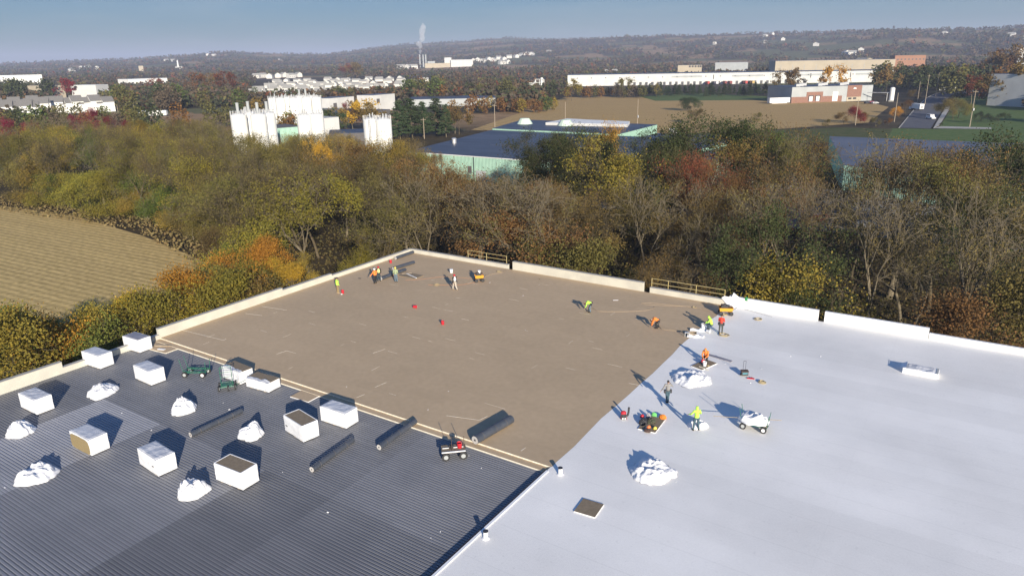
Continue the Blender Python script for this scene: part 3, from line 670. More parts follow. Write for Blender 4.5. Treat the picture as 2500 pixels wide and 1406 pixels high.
# ground cover below the trees
rg = np.random.default_rng(5); C = []
for k in range(110000):
    u = rg.uniform(-230, 40); v_ = rg.uniform(8, 170)
    if (-91 < u < -63 and v_ < 72) or (u > -62 and 70 < v_ < 150) or (u <= -62 and edge_v(u)-5.0 < v_ < far_v(u)):
        C.append((u, v_, rg.uniform(.1, 1.6)*rg.random()))
C = np.array(C); fe = (C[:, 0] < -88) & (C[:, 1] < np.array([edge_v(q) for q in C[:, 0]])+9)
def cover(C, size, name, label, cols):
    um = leaf_mesh(C, size, rg, name, .8); um.materials.append(leafmat(name+'_leaves', cols)); uo = bpy.data.objects.new(name, um); COL.objects.link(uo); uo['kind'] = 'stuff'; uo['label'] = label
cover(C[~fe], .5, 'undergrowth', 'leafy undergrowth covering the floor of the wood', [(.085, .07, .028), (.12, .088, .034), (.055, .055, .02), (.11, .07, .03)])
cover(C[fe], .55, 'weeds', 'dry weeds and grass between the stubble field and the wood', [(.26, .20, .09), (.32, .24, .11), (.18, .16, .06), (.24, .15, .07)])

# ------------------------------------------------------------------ buildings and things beyond the wood
mint = mat('mint_siding', (.36, .56, .44), .6, (.31, .50, .39), scale=.5, detail=5)
def ribs(m, period=.6, axis=0, amt=.25):
    N = m.node_tree.nodes; K = m.node_tree.links.new; b = N['Principled BSDF']
    tcn = N.new('ShaderNodeTexCoord'); wv = N.new('ShaderNodeTexWave'); wv.bands_direction = 'X' if axis == 0 else 'Y'; wv.inputs['Scale'].default_value = .314/period
    K(tcn.outputs['Object'], wv.inputs['Vector']); bm = N.new('ShaderNodeBump'); bm.inputs['Distance'].default_value = .08; bm.inputs['Strength'].default_value = amt
    K(wv.outputs['Fac'], bm.inputs['Height']); K(bm.outputs[0], b.inputs['Normal'])
ribs(mint, .5, 0, .8)
droof = mat('dark_roofing', (.038, .042, .060), .5, (.070, .078, .105), scale=.06, detail=9, spec=.4, stretch=(1, 4, 1))
grroof = mat('grey_roofing', (.12, .13, .165), .6, (.09, .10, .13), scale=.1, detail=8)
white = mat('white_paint', (.78, .78, .75), .6, (.70, .70, .66), scale=.4, detail=5)
offw = mat('off_white_wall', (.60, .60, .57), .8, (.52, .52, .50), scale=.15, detail=5)
greyw = mat('grey_panel', (.38, .40, .40), .8, (.33, .35, .35), scale=.15)
beige = mat('beige_wall', (.44, .38, .28), .85, (.39, .34, .25), scale=.1)
brick = mat('red_brick', (.26, .14, .10), .9, (.21, .115, .085), scale=1.5)
orangeb = mat('orange_brick', (.33, .17, .10), .9, (.28, .145, .085), scale=1.0)
dark = mat('dark_opening', (.03, .032, .036), .5, (.045, .045, .05), scale=2)
steel = mat('galvanised_steel', (.55, .56, .56), .45, (.45, .46, .47), scale=2, metal=.4)
slate = mat('dark_shingle', (.085, .08, .08), .85, (.12, .11, .105), scale=2)
palesh = mat('pale_shingle', (.38, .37, .33), .9, (.31, .30, .27), scale=1)
siding = mat('pale_siding', (.66, .65, .60), .8, (.58, .57, .53), scale=.5)
timber = mat('weathered_wood', (.36, .30, .22), .9, (.26, .21, .15), scale=3)
gripes = mat('silver_cap', (.7, .7, .7), .3, (.6, .6, .6), scale=3, metal=.6)

def flat_building(name, label, poly, z, wallm, roofm, par=.25, cat='building', group=None):
    t = thing(name, label, cat, (poly[0][0], poly[0][1], 0), 0, group); q = [(p[0]-poly[0][0], p[1]-poly[0][1]) for p in poly]
    MB().prism(q, 0, z-.05).build('wall', wallm, t)
    cx_ = sum(p[0] for p in q)/len(q); cy_ = sum(p[1] for p in q)/len(q)
    MB().prism(q, z-.04, z+.06).build('roof', roofm, t)
    return t, q
# mint factory, front and rear blocks
A1, q = flat_building('factory', 'mint green factory with a wide dark flat roof, behind the wood in the middle', [(-150, 168.5), (-76, 168.5), (-70, 237), (-165, 237)], 7.0, mint, droof)
o0 = (-150, 168.5)
MB().box((37, -.06, 7.02), (74.2, .16, .22)).build('eaves', white, A1)
for x in (14, 26, 47, 60): MB().cyl((x, -.12, .2), (x, -.12, 7), .09, n=6).build('drainpipe', dark, A1)
MB().box((24.5, -.08, 3.2), (1.3, .12, 2.0)).build('door', slate, A1)
MB().box((28.5, -.08, 1.6), (3.4, .12, 3.0)).build('loading_door', greyw, A1)
p_ = P(1109, 350, 7.1); MB().cyl((p_.x+150, p_.y-168.5, 7.05), (p_.x+150, p_.y-168.5, 8.6), .75, n=14).ball((p_.x+150, p_.y-168.5, 8.6), (.9, .9, .3), 12, 4).build('roof_vent', gripes, A1)
for (x, y, l_) in ((20, 26, 12), (38, 30, 6), (30, 48, 9), (50, 22, 7), (58, 45, 10), (8, 55, 10)):
    MB().box((x, y, 7.09), (l_, .5, .05)).build('roof_seam', grroof, A1)
A2, q2 = flat_building('factory', 'rear wing of the mint factory with two pale dome vents, dark roof', [(-165, 237.3), (-110, 237.3), (-112, 277), (-176, 277)], 7.6, mint, droof)
for px, py in ((1281, 303), (1381, 307)):
    p = P(px, py, 7.6); MB().cyl((p.x+165, p.y-237.3, 7.6), (p.x+165, p.y-237.3, 9.9), 3.4, 1.9, n=12).build('dome_vent', mat('pale_mint_vent', (.55, .68, .55), .6, (.5, .6, .5)), A2)
B1, q = flat_building('factory', 'mint green factory behind the wood at the right, low grey roof', [(-30, 201), (8, 182.5), (60, 168), (60, 262), (12, 271), (-46, 270)], 6.4, mint, grroof)
for k in range(6):
    x = 6+k*6.2; y = -x*(18.5/38)
    MB().cyl((x, y-.12, .2), (x, y-.12, 6.4), .08, n=6).build('drainpipe', dark, B1)
B3, q = flat_building('factory', 'small mint annex with a dark roof between the two mint factories', [(-104, 200), (-60, 196), (-66, 262), (-106, 262)], 5.8, mint, droof)
MB().box((3, 66, 6.6), (2.2, 2.2, 1.7)).build('roof_unit', white, B3)
# white roof beyond
W1, q = flat_building('building', 'low building with a bright white roof, directly behind the mint factory', [G(1332, 300, 8.6), G(1532, 305, 8.6), G(1538, 297, 8.6), G(1440, 293, 8.6), G(1385, 290, 8.6)], 8.6, offw, white)
# mint hall among the silos is placed below, once the slab helper exists

# silos ---------------------------------------------------------------------
def silo_group(label, spots, top, r, group, spikes=(), rail=1.1):
    """spots: (px, dist) of each silo of one cluster; each cluster is one thing with its silos as parts"""
    ps = [AT(px, d) for px, d in spots]; c = sum((p for p in ps), Vector())/len(ps)
    t = thing('silo_cluster', label, 'silo', (c.x, c.y, 0), 0, group)
    for k, p in enumerate(ps):
        x, y = p.x-c.x, p.y-c.y
        s = MB().cyl((x, y, 0), (x, y, top-.6), r, n=24).cyl((x, y, top-.6), (x, y, top), r, r*.55, n=24).build('silo', white, t)
        for fz in (.34, .67): MB().cyl((x, y, top*fz), (x, y, top*fz+.14), r+.03, n=24, caps=False).build('band', greyw, s)
        rl_ = MB(); n = 14
        for i in range(n):
            a = 2*PI*i/n; b_ = 2*PI*(i+1)/n; A_, B_ = (x+math.cos(a)*r*.96, y+math.sin(a)*r*.96), (x+math.cos(b_)*r*.96, y+math.sin(b_)*r*.96)
            rl_.cyl((*A_, top-.6), (*A_, top+rail-.4), .05, n=4)
            for zz in (.5, 1.0): rl_.cyl((*A_, top-.4+rail*zz-.2), (*B_, top-.4+rail*zz-.2), .04, n=4)
        rl_.build('railing', steel, s)
        rg2 = random.Random(k+len(spots)); v = MB()
        for i in range(3):
            a = rg2.uniform(0, 6.28); v.cyl((x+math.cos(a)*r*.5, y+math.sin(a)*r*.5, top-.5), (x+math.cos(a)*r*.5, y+math.sin(a)*r*.5, top+rg2.uniform(.6, 1.5)), .18, n=6)
        v.build('vent_pipe', steel, s)
        if k in spikes:
            MB().cyl((x, y, top-.1), (x, y, top+2.6), .42, n=10).cyl((x, y, top+2.6), (x, y, top+2.9), .5, .4, n=10).build('filter_stack', greyw, s)
    return t, c
cl, c1 = silo_group('four white silos with grey filter stacks, the cluster furthest left', [(584, 222), (610, 228), (632, 220), (655, 224)], 20.4, 2.25, 'white silo clusters', (0, 1, 2, 3))
lad = MB(); 
for zz in range(1, 40): lad.box((-3.2, -3.0, zz*.5), (.6, .06, .06))
lad.box((-3.5, -3.0, 10), (.07, .07, 20)); lad.box((-2.9, -3.0, 10), (.07, .07, 20)); lad.build('ladder', steel, cl)
cl2, _ = silo_group('two white silos side by side in front of the long silo row', [(743, 228), (774, 230)], 19.2, 2.1, 'white silo clusters')
cl3, _ = silo_group('pair of white silos standing alone right of the red tree', [(906, 211), (936, 209)], 18.6, 2.25, 'white silo clusters')
bt = MB()
for zz in range(1, 37): bt.box((-.2, -2.9, zz*.5), (.6, .06, .06))
bt.box((-.5, -2.9, 9.2), (.07, .07, 18.4)); bt.box((.1, -2.9, 9.2), (.07, .07, 18.4)); bt.build('ladder', steel, cl3)
silo_group('long row of tall white silos behind the others', [(672, 322), (690, 318), (708, 322), (722, 316), (738, 322), (753, 317), (768, 322), (778, 316)], 20.2, 2.0, 'white silo clusters', (4, 5), .9)
mast = AT(668, 300); one('mast', MB().cyl((0, 0, 0), (0, 0, 27), .18, .08, n=6), steel, 'thin tall mast rising left of the long silo row', 'mast', loc=tuple(mast))
# plant buildings behind the silos
def slabb(px0, px1, d0, d1, depth, z, wm, rm, label, name='building', cat='building', grp=None):
    a, b_ = AT(px0, d0), AT(px1, d1); dr = (b_-a); n = Vector((-dr.y, dr.x, 0)).normalized()
    if n.dot(a) < 0: n = -n
    poly = [(a.x, a.y), (b_.x, b_.y), (b_.x+n.x*depth, b_.y+n.y*depth), (a.x+n.x*depth, a.y+n.y*depth)]
    t, q = flat_building(name, label, poly, z, wm, rm, cat=cat, group=grp); return t, dr, n
def wall_items(t, dr, n, items, z, size, m, name):
    ang = math.atan2(dr.y, dr.x)
    for f in items:
        c = dr*f - n*.06; MB().box((c.x, c.y, z), (size[0], .16, size[1]), ang).build(name, m, t)
slabb(622, 737, 250, 256, 14, ZAT(680, 313, 253), mint, slate, 'mint green hall standing between the left silo groups', 'factory', 'factory')
slabb(800, 905, 268, 268, 16, ZAT(850, 326, 268), slate, droof, 'low dark-roofed plant building between the silo pairs', 'factory', 'factory')
t, dr, n = slabb(792, 955, 420, 470, 60, 4.5, slate, droof, 'low grey plant with a dark flat roof right of the silo row')
t, dr, n = slabb(808, 869, 500, 520, 14, ZAT(840, 238, 510), offw, grroof, 'boxy pale hall with a dark loading door, left of its twin'); wall_items(t, dr, n, [.22], 6, (3.4, 3), slate, 'loading_door')
t, dr, n = slabb(915, 968, 520, 540, 14, ZAT(940, 231, 530), offw, grroof, 'boxy pale hall with a dark loading door, right of its twin'); wall_items(t, dr, n, [.22], 7, (3.4, 3), slate, 'loading_door')
t, dr, n = slabb(1000, 1215, 560, 560, 45, 5.5, greyw, droof, 'long low dark-roofed building behind the big pine trees')
t, dr, n = slabb(790, 828, 300, 305, 14, 12.5, offw, greyw, 'pale block peeking out right of the front silo pair')
# long white warehouse
t, dr, n = slabb(1385, 2196, 905, 985, 60, 13, offw, droof, 'very long white warehouse with a row of loading docks')
wall_items(t, dr, n, [.03+.043*k for k in range(22)], 9.3, (1.4, 1.0), dark, 'window')
wall_items(t, dr, n, [.15+.018*k for k in range(32)], 1.9, (3.0, 3.6), dark, 'dock_door')
wall_items(t, dr, n, [.44, .615, .725, .84], 8.5, (1.0, 5.2), slate, 'drainpipe')
wall_items(t, dr, n, [.36+.18*k for k in range(4)], 9.4, (36, 2.2), greyw, 'wall_stripe')
for k, (f, c) in enumerate(((.42, 'red'), (.445, 'white'), (.47, 'dark red'), (.485, 'dark red'), (.53, 'red'), (.55, 'yellow'))):
    col = {'red': (.45, .04, .03), 'white': (.7, .7, .7), 'dark red': (.22, .03, .03), 'yellow': (.5, .35, .1)}[c]
    a = AT(1385, 905)+dr*f-n*9; ang = math.atan2(dr.y, dr.x)+PI/2
    tr = thing('semi_trailer', f'{c} semi trailer parked at the long warehouse, {["leftmost","second from left","third from left","fourth from left","fifth from left","rightmost"][k]}', 'trailer', (a.x, a.y, 0), ang, 'trailers at the long warehouse')
    MB().box((0, 0, 2.5), (13, 2.6, 2.8)).build('box_body', plain('paint_'+c.replace(' ', '_'), col), tr)
    wh = MB()
    for x in (-5, -3.8, 4): wh.cyl((x, -1.2, .5), (x, 1.2, .5), .5, n=10)
    wh.build('wheels_axle', dark, tr)
# beige long building and others behind it
t, dr, n = slabb(1880, 2165, 1150, 1180, 80, ZAT(2000, 148, 1160), beige, grroof, 'long beige warehouse behind the white one'); wall_items(t, dr, n, [.1*k+.05 for k in range(9)], 14, (.5, 8), greyw, 'drainpipe')
t, dr, n = slabb(1648, 1705, 1180, 1180, 14, ZAT(1676, 160, 1180), beige, greyw, 'unfinished beige block with open bays on its upper floor'); wall_items(t, dr, n, [.5, .62, .74, .86, .95], 17, (2.6, 2.6), dark, 'window')
t, dr, n = slabb(1737, 1815, 1350, 1350, 30, ZAT(1776, 153, 1350), greyw, grroof, 'grey hall behind the roofs of the long warehouse')
t, dr, n = slabb(2163, 2236, 1500, 1520, 25, ZAT(2200, 136, 1510), orangeb, slate, 'orange brick school building with a dark roof in the far right'); wall_items(t, dr, n, [.1+.12*k for k in range(8)], 20, (2.4, 2.4), dark, 'window')
a = AT(2104, 1400); 
t = thing('building', 'pale yellow gabled hall left of the orange brick building', 'building', (a.x, a.y, 0)); ang = AZ0-PI/2
mb = MB(); W_, D_, H_ = 42, 40, 17
vs = [(-W_/2, 0, 0), (W_/2, 0, 0), (W_/2, 0, H_), (0, 0, H_+7), (-W_/2, 0, H_)]; vs2 = [(x, D_, z) for x, y, z in vs]
mb.add(vs+vs2, [(0, 1, 2, 3, 4), (9, 8, 7, 6, 5), (0, 4, 9, 5), (1, 6, 7, 2)]); o = mb.build('wall', beige, t); o.rotation_euler.z = ang
o = MB().add([(-W_/2-1, -1, H_-.2), (0, -1, H_+7.3), (W_/2+1, -1, H_-.2), (-W_/2-1, D_+1, H_-.2), (0, D_+1, H_+7.3), (W_/2+1, D_+1, H_-.2)], [(0, 1, 4, 3), (1, 2, 5, 4)]).build('roof', beige, t); o.rotation_euler.z = ang
# brick and grey industrial building by the corn field
t, dr, n = slabb(1926, 2120, 560, 600, 30, 11, greyw, droof, 'grey and red brick industrial building beside the corn field'); Lb = dr.length; ang = math.atan2(dr.y, dr.x)
def seg(t, f0, f1, z0, z1, m, name, off=.1):
    c = dr*((f0+f1)/2)-n*off; MB().box((c.x, c.y, (z0+z1)/2), (Lb*(f1-f0), .2, z1-z0), ang).build(name, m, t)
seg(t, .0, .18, 0, 4.2, brick, 'brick_base'); seg(t, .18, .38, 0, 7.4, brick, 'brick_bay'); seg(t, .38, .62, 0, 4.2, brick, 'brick_base')
seg(t, .68, .86, 3, 11.2, brick, 'brick_front', .12); seg(t, .68, .86, .0, 3.0, beige, 'front_wall', .12)
seg(t, .205, .265, .9, 5.0, dark, 'dock_surround', .2); seg(t, .29, .35, .9, 5.0, dark, 'dock_surround', .2)
seg(t, .215, .255, .9, 4.4, white, 'dock_door', .3); seg(t, .30, .34, .9, 4.4, white, 'dock_door', .3)
seg(t, .50, .565, .5, 7.0, white, 'tall_door', .2); seg(t, .70, .74, 1.4, 2.6, dark, 'window', .25); seg(t, .76, .80, 1.4, 2.6, dark, 'window', .25)
seg(t, .75, .79, 8.6, 9.0, white, 'wall_emblem', .25); seg(t, .756, .784, 9.0, 9.5, white, 'wall_emblem', .25)
for k in range(9):
    c = dr*(.12+.09*k)+n*(6+5*(k % 3)); MB().box((c.x, c.y, 12), (3.4, 2.4, 1.7), ang).build('roof_unit', steel, t)
a = AT(1870, 560)
one('storage_trailer', MB().box((0, 0, 2.4), (16, 3, 3.4)).box((0, 0, .5), (12, 2.2, .6)), white, 'white storage trailer left of the brick industrial building', 'trailer', loc=(AT(1896, 556).x, AT(1896, 556).y, 0), rz=ang)
tk = AT(2168, 590); t = thing('storage_tank', 'white upright storage tank right of the brick industrial building', 'tank', (tk.x, tk.y, 0)); MB().cyl((0, 0, .8), (0, 0, 9), 1.6, n=16).ball((0, 0, 9), (1.6, 1.6, .8), 16, 6).build('tank_body', white, t)
MB().box((0, 0, .4), (3, 3, .8)).build('base', conc, t); MB().cyl((-16, 0, 6), (-1.5, 0, 6), .25, n=6).cyl((-3, 0, 0), (-3, 0, 6), .15, n=6).build('pipe', steel, t)
# right edge white factory and grey sheds
t, dr, n = slabb(2454, 2492, 1050, 1050, 30, ZAT(2475, 118, 1050), white, grroof, 'tall white factory at the right edge'); wall_items(t, dr, n, [.2, .4, .6, .8], 24, (1.8, 1.8), dark, 'window')
t, dr, n = slabb(2400, 2560, 560, 540, 40, ZAT(2440, 182, 550), offw, grroof, 'grey flat shed at the right edge behind the red trees')
# far left
t, dr, n = slabb(-30, 126, 1600, 1600, 30, ZAT(50, 184, 1600), white, white, 'very long low white building at the far left')
t, dr, n = slabb(132, 175, 930, 940, 34, ZAT(150, 209, 930), beige, beige, 'cream warehouse left of the dark red tree'); t, dr, n = slabb(190, 250, 960, 940, 20, ZAT(220, 208, 950), offw, white, 'cream warehouse right of the dark red tree')
t, dr, n = slabb(331, 425, 1250, 1280, 30, ZAT(380, 192, 1260), white, steel, 'white hall in the middle distance with a bluish roof'); wall_items(t, dr, n, [.1, .2, .45, .7], 17, (9, 3), dark, 'window')
t, dr, n = slabb(361, 372, 2600, 2600, 20, ZAT(366, 161, 2600), beige, beige, 'tall beige tower block far off at the left', 'tower', 'tower')
t = thing('church', 'tiny white steepled church far away, right of the beige tower', 'church', tuple(AT(457, 2900, TZ(*AT(457, 2900)[:2])+2))); MB().box((0, 0, 5), (26, 10, 10)).build('nave', white, t); MB().cyl((-3, 0, 0), (-3, 0, 26), 3, 2.4, n=8).cyl((-3, 0, 26), (-3, 0, 33), 3, .3, n=8).build('steeple', white, t)
# plant with the steaming stack in the distance
def far_box(px, d, w_, h, m, label, name='building', cat='building', z0=None, grp=None):
    p = AT(px, d); z = TZ(p.x, p.y)-1 if z0 is None else z0
    t = thing(name, label, cat, (p.x, p.y, z), AZ0-PI/2-(px-1250)/1745*.9, grp); MB().box((0, 0, h/2), (w_, w_*.5, h)).build('wall', m, t); MB().box((0, 0, h+.2), (w_+.4, w_*.5+.4, .5)).build('roof', grroof if m is not beige else beige, t); return t
far_box(1100, 2400, 22, 30, offw, 'tall narrow pale block of the far processing plant', grp='far processing plant'); far_box(1133, 2400, 70, 22, offw, 'big cream block of the far processing plant', grp='far processing plant')
far_box(1075, 2400, 80, 14, beige, 'long lower hall of the far processing plant', grp='far processing plant'); far_box(1060, 2450, 24, 20, greyw, 'grey hall next to the steaming stack', grp='far processing plant')
p = AT(1038, 2500); z = TZ(p.x, p.y)
t = thing('chimney_group', 'far smokestack releasing white steam', 'chimney', (p.x, p.y, z))
for dx in (-6, 4, 12): MB().cyl((dx, dx*.5, 0), (dx, dx*.5, 40), 2.6, 2.2, n=10).build('stack', greyw, t)
# steam: a closed volume of puffs
st = bpy.data.materials.new('steam'); st.use_nodes = True; N = st.node_tree.nodes; K = st.node_tree.links.new; N.remove(N['Principled BSDF'])
pv = N.new('ShaderNodeVolumePrincipled'); pv.inputs['Density'].default_value = .05; pv.inputs['Color'].default_value = (1, 1, 1, 1); K(pv.outputs[0], N['Material Output'].inputs['Volume'])
mb = MB(); rg3 = random.Random(3)
path = [(-6, 0, 40, 4), (-5, 0, 50, 6), (-5, 0, 62, 8), (-7, 0, 76, 10), (-1, 0, 92, 12), (6, 0, 106, 13), (8, 0, 118, 12), (10, 0, 130, 9)]
def puffs(path, name, label, loc):
    bm = bmesh.new()
    for x, y, zz, r in path:
        for k in range(3):
            bmesh.ops.create_icosphere(bm, subdivisions=2, radius=r*rg3.uniform(.5, .85), matrix=Matrix.Translation((x+rg3.uniform(-r, r)*.45, y+rg3.uniform(-r, r)*.4, zz+rg3.uniform(-r, r)*.5)))
    me = bpy.data.meshes.new(name); bm.to_mesh(me); bm.free(); o = bpy.data.objects.new(name, me)
    rm = o.modifiers.new('r', 'REMESH'); rm.mode = 'VOXEL'; rm.voxel_size = max(r for *_, r in path)/6
    COL.objects.link(o); dg = bpy.context.evaluated_depsgraph_get(); me2 = bpy.data.meshes.new_from_object(o.evaluated_get(dg)); o.modifiers.clear(); o.data = me2
    o.data.materials.clear(); o.data.materials.append(st); o.location = loc; tag(o, label, 'steam'); return o
puffs(path, 'steam', 'white steam plume drifting up from the far smokestack', (p.x, p.y, z))
# pipe work structure beside the corn field
p = AT(1318, 720); t = thing('conveyor_tower', 'white lattice tower with pipes, standing before the trees left of the long warehouse', 'structure', (p.x, p.y, 0), .4)
mb = MB()
for x in (-4, 0, 4):
    for y in (-2, 2): mb.cyl((x, y, 0), (x, y, 14), .22, n=6)
for zz in (4, 8, 11, 14):
    for y in (-2, 2): mb.cyl((-4, y, zz), (4, y, zz), .18, n=6)
    mb.box((0, 0, zz), (8, 4, .2))
mb.build('frame', white, t); MB().cyl((-4, 0, 13), (-9, 0, 5), .6, n=8).cyl((2, 0, 8), (2, 0, 15.5), 1.1, n=10).build('duct', white, t)
MB().box((-9, 0, 9), (4, 3, 4)).build('cabin', offw, t)

# town houses on the left -------------------------------------------------------
def house(label, w_, d_, h, roofh, wm, rm, name='house', win=3, grp=None, attic=True):
    t = thing(name, label, 'house', (0, 0, 0), 0, grp); mb = MB()
    vs = [(-w_/2, -d_/2, 0), (w_/2, -d_/2, 0), (w_/2, d_/2, 0), (-w_/2, d_/2, 0), (-w_/2, -d_/2, h), (w_/2, -d_/2, h), (w_/2, d_/2, h), (-w_/2, d_/2, h), (-w_/2, 0, h+roofh), (w_/2, 0, h+roofh)]
    mb.add(vs, [(0, 1, 5, 4), (2, 3, 7, 6), (0, 4, 8, 7, 3), (1, 2, 6, 9, 5)]).build('wall', wm, t)
    e = .4; k = roofh/(d_/2)
    MB().add([(-w_/2-e, -d_/2-e, h-e*k+.05), (w_/2+e, -d_/2-e, h-e*k+.05), (w_/2+e, 0, h+roofh+.08), (-w_/2-e, 0, h+roofh+.08), (-w_/2-e, d_/2+e, h-e*k+.05), (w_/2+e, d_/2+e, h-e*k+.05)], [(0, 1, 2, 3), (3, 2, 5, 4)]).build('roof', rm, t)
    for i in range(win):
        x = -w_/2+w_*(i+.5)/win; MB().box((x, -d_/2-.04, h*.45), (1.1, .1, 1.3)).build('window', dark, t)
    MB().box((w_/2+.04, 0, h*.6), (.1, 1.1, 1.3)).build('window', dark, t)
    return t
def put(proto, used, loc, rz, label, scale=None, grp=None):
    if not used[0]:
        used[0] = True; o = proto; o.location = loc; o.rotation_euler = (0, 0, rz); o['label'] = label
        if scale: o.scale = scale
        return o
    return dup(proto, loc, rz, label, grp, scale)
rows = [(705, 8, 290, -12), (655, 7, 205, 60), (612, 5, 60, 40)]
tpro = house('', 7.5, 11, 6.5, 3.2, white, mat('weathered_shingle', (.20, .19, .175), .9, (.15, .145, .135), scale=2), 'row_house', 2, 'row houses at the left'); us = [False]; k = 0
tw = [(x, 700+(x-140)*.35) for x in range(-14, 150, 15)]+[(x, 655-(x-140)*.05) for x in range(150, 280, 15)]+[(x, 610) for x in range(-8, 90, 16)]+[(x, 640) for x in range(98, 130, 16)]
for i, (px, d) in enumerate(sorted(tw)):
    p = AT(px, d); put(tpro, us, (p.x, p.y, 0), AZ0+PI/2+.5+(.25 if px > 150 else 0), f'pale row house with dark gabled roof, {ORD_[i]} from the left of its estate', (1, 1, 1.0+.15*(i % 3)))
# ranch house estate in the middle
rp = house('', 13, 8.5, 3.0, 2.3, siding, palesh, 'bungalow', 3, 'bungalows of the estate behind the silos'); us = [False]; i = 0; HS = []
rg4 = random.Random(11)
for r_, d in enumerate((820, 880, 950, 1020, 1100, 1190, 1290, 1400)):
    x0, x1 = [(560, 800), (600, 880), (640, 960), (650, 1010), (660, 1040), (660, 1060), (665, 1050), (680, 1000)][r_]
    st_ = 15.5/d*1745*1.28; x = x0+rg4.uniform(0, st_)
    while x < x1:
        if rg4.random() < .86: HS.append((x, d+rg4.uniform(-18, 18), r_))
        x += st_
HS = [h for h in HS if not (h[0] < 770 and h[1] < 840 and rg4.random() < .6)]
for r_ in range(8):
    row = sorted(h for h in HS if h[2] == r_)
    for i, (px, d, _) in enumerate(row):
        p = AT(px, d); put(rp, us, (p.x, p.y, 0), rg4.choice([AZ0+PI/2, AZ0+PI/2+.3, AZ0, AZ0+PI/2-.35]), f'pale bungalow in row {["one", "two", "three", "four", "five", "six", "seven", "eight"][r_]} of the estate, {ORD_[i]} from left', (1, 1, rg4.uniform(.95, 1.3)))
# white houses strewn over the far slopes
fp = house('', 13, 10, 6, 3, siding, palesh, 'house', 3, 'white houses on the far slopes'); us = [False]
FH = [(1160, 2700), (1172, 2760), (1184, 2650), (1196, 2800), (1208, 2700), (1220, 2850), (1232, 2720), (1246, 2900), (1262, 2900), (1276, 3000), (1290, 3100), (1300, 3050), (1240, 2500), (1228, 2480), (985, 2300), (996, 2350), (1006, 2320), (1018, 2280),
      (1340, 3300), (1732, 3400), (1850, 3300), (1893, 3450), (1972, 2900), (2045, 2400), (2060, 2380), (2080, 2500), (1745, 1900), (1760, 1850), (1475, 1400), (1497, 1420), (2272, 3400), (2430, 3000), (2492, 3100), (2470, 2800), (700, 3600), (430, 4200), (445, 4100), (530, 4600), (545, 4500), (225, 3500), (240, 3600), (262, 3400), (200, 3300), (1850, 3900), (1865, 4000), (640, 1750), (655, 1800), (672, 1700), (690, 1760), (705, 1800), (722, 1700), (740, 1780)]
FH.sort()
for i, (px, d) in enumerate(FH):
    p = AT(px, d); side = 'left' if px < 800 else 'middle' if px < 1500 else 'right'
    idx = sum(1 for q in FH[:i] if (q[0] < 800) == (px < 800) and (q[0] < 1500) == (px < 1500))
    put(fp, us, (p.x, p.y, TZ(p.x, p.y)), rg4.uniform(0, 3.1), f'small white house far off on the {side} slopes, {ORD_[idx]} from the left there', (1.6, 1.6, 1.5) if d > 2000 else (1.2, 1.2, 1.2))

# poles -------------------------------------------------------------------------
def upole(px, base_py, top_py, label, arm=True, can=False, d=None):
    if d is None: p = P(px, base_py, 0.0)
    else: p = AT(px, d)
    d = math.hypot(p.x, p.y); h = ZAT(px, top_py, d)
    t = thing('utility_pole', label, 'utility pole', (p.x, p.y, 0), 0, 'utility poles'); MB().cyl((0, 0, 0), (0, 0, h), .2, .13, n=8).build('pole', timber, t)
    if arm: MB().box((0, 0, h-.8), (2.4, .14, .16), AZ0-PI/2).build('crossarm', timber, t)
    if can: MB().cyl((.4, -.3, h*.45), (.4, -.3, h*.45+1.1), .3, n=8).build('transformer', steel, t)
    return t
upole(2088, 306, 244, 'utility pole between the corn field and the factory road', arm=False); upole(2367, 311, 220, 'tall utility pole with a transformer on the lawn corner right of the road', True, True)
upole(2183, 298, 227, 'utility pole beside the orange bush left of the road', False); upole(2251, 262, 183, 'tall utility pole with a crossarm at the left of the road', True, d=560); upole(2232, 258, 200, 'shorter utility pole left of the white box truck', False, d=580)
upole(2274, 250, 178, 'utility pole where the road bends', False, d=640); upole(1034, 330, 288, 'utility pole with a crossarm at the left edge of the mint factory', True, d=330)
upole(1208, 300, 254, 'utility pole above the mint factory roof, left of the corn field', True, d=345); upole(1144, 300, 263, 'thin utility pole in front of the yellow trees left of the corn field', True, d=420)
upole(1380, 300, 250, 'utility pole standing at the left part of the corn field', False, d=345); upole(1556, 300, 243, 'utility pole with a meter box in the middle of the corn field', False, True, d=345)
upole(2460, 240, 183, 'utility pole near the red trees at the right edge', False, d=600); upole(293, 300, 256, 'left of two poles by the white trailer at the left', False, d=560); upole(333, 300, 256, 'right of two poles by the white trailer at the left', False, d=560)
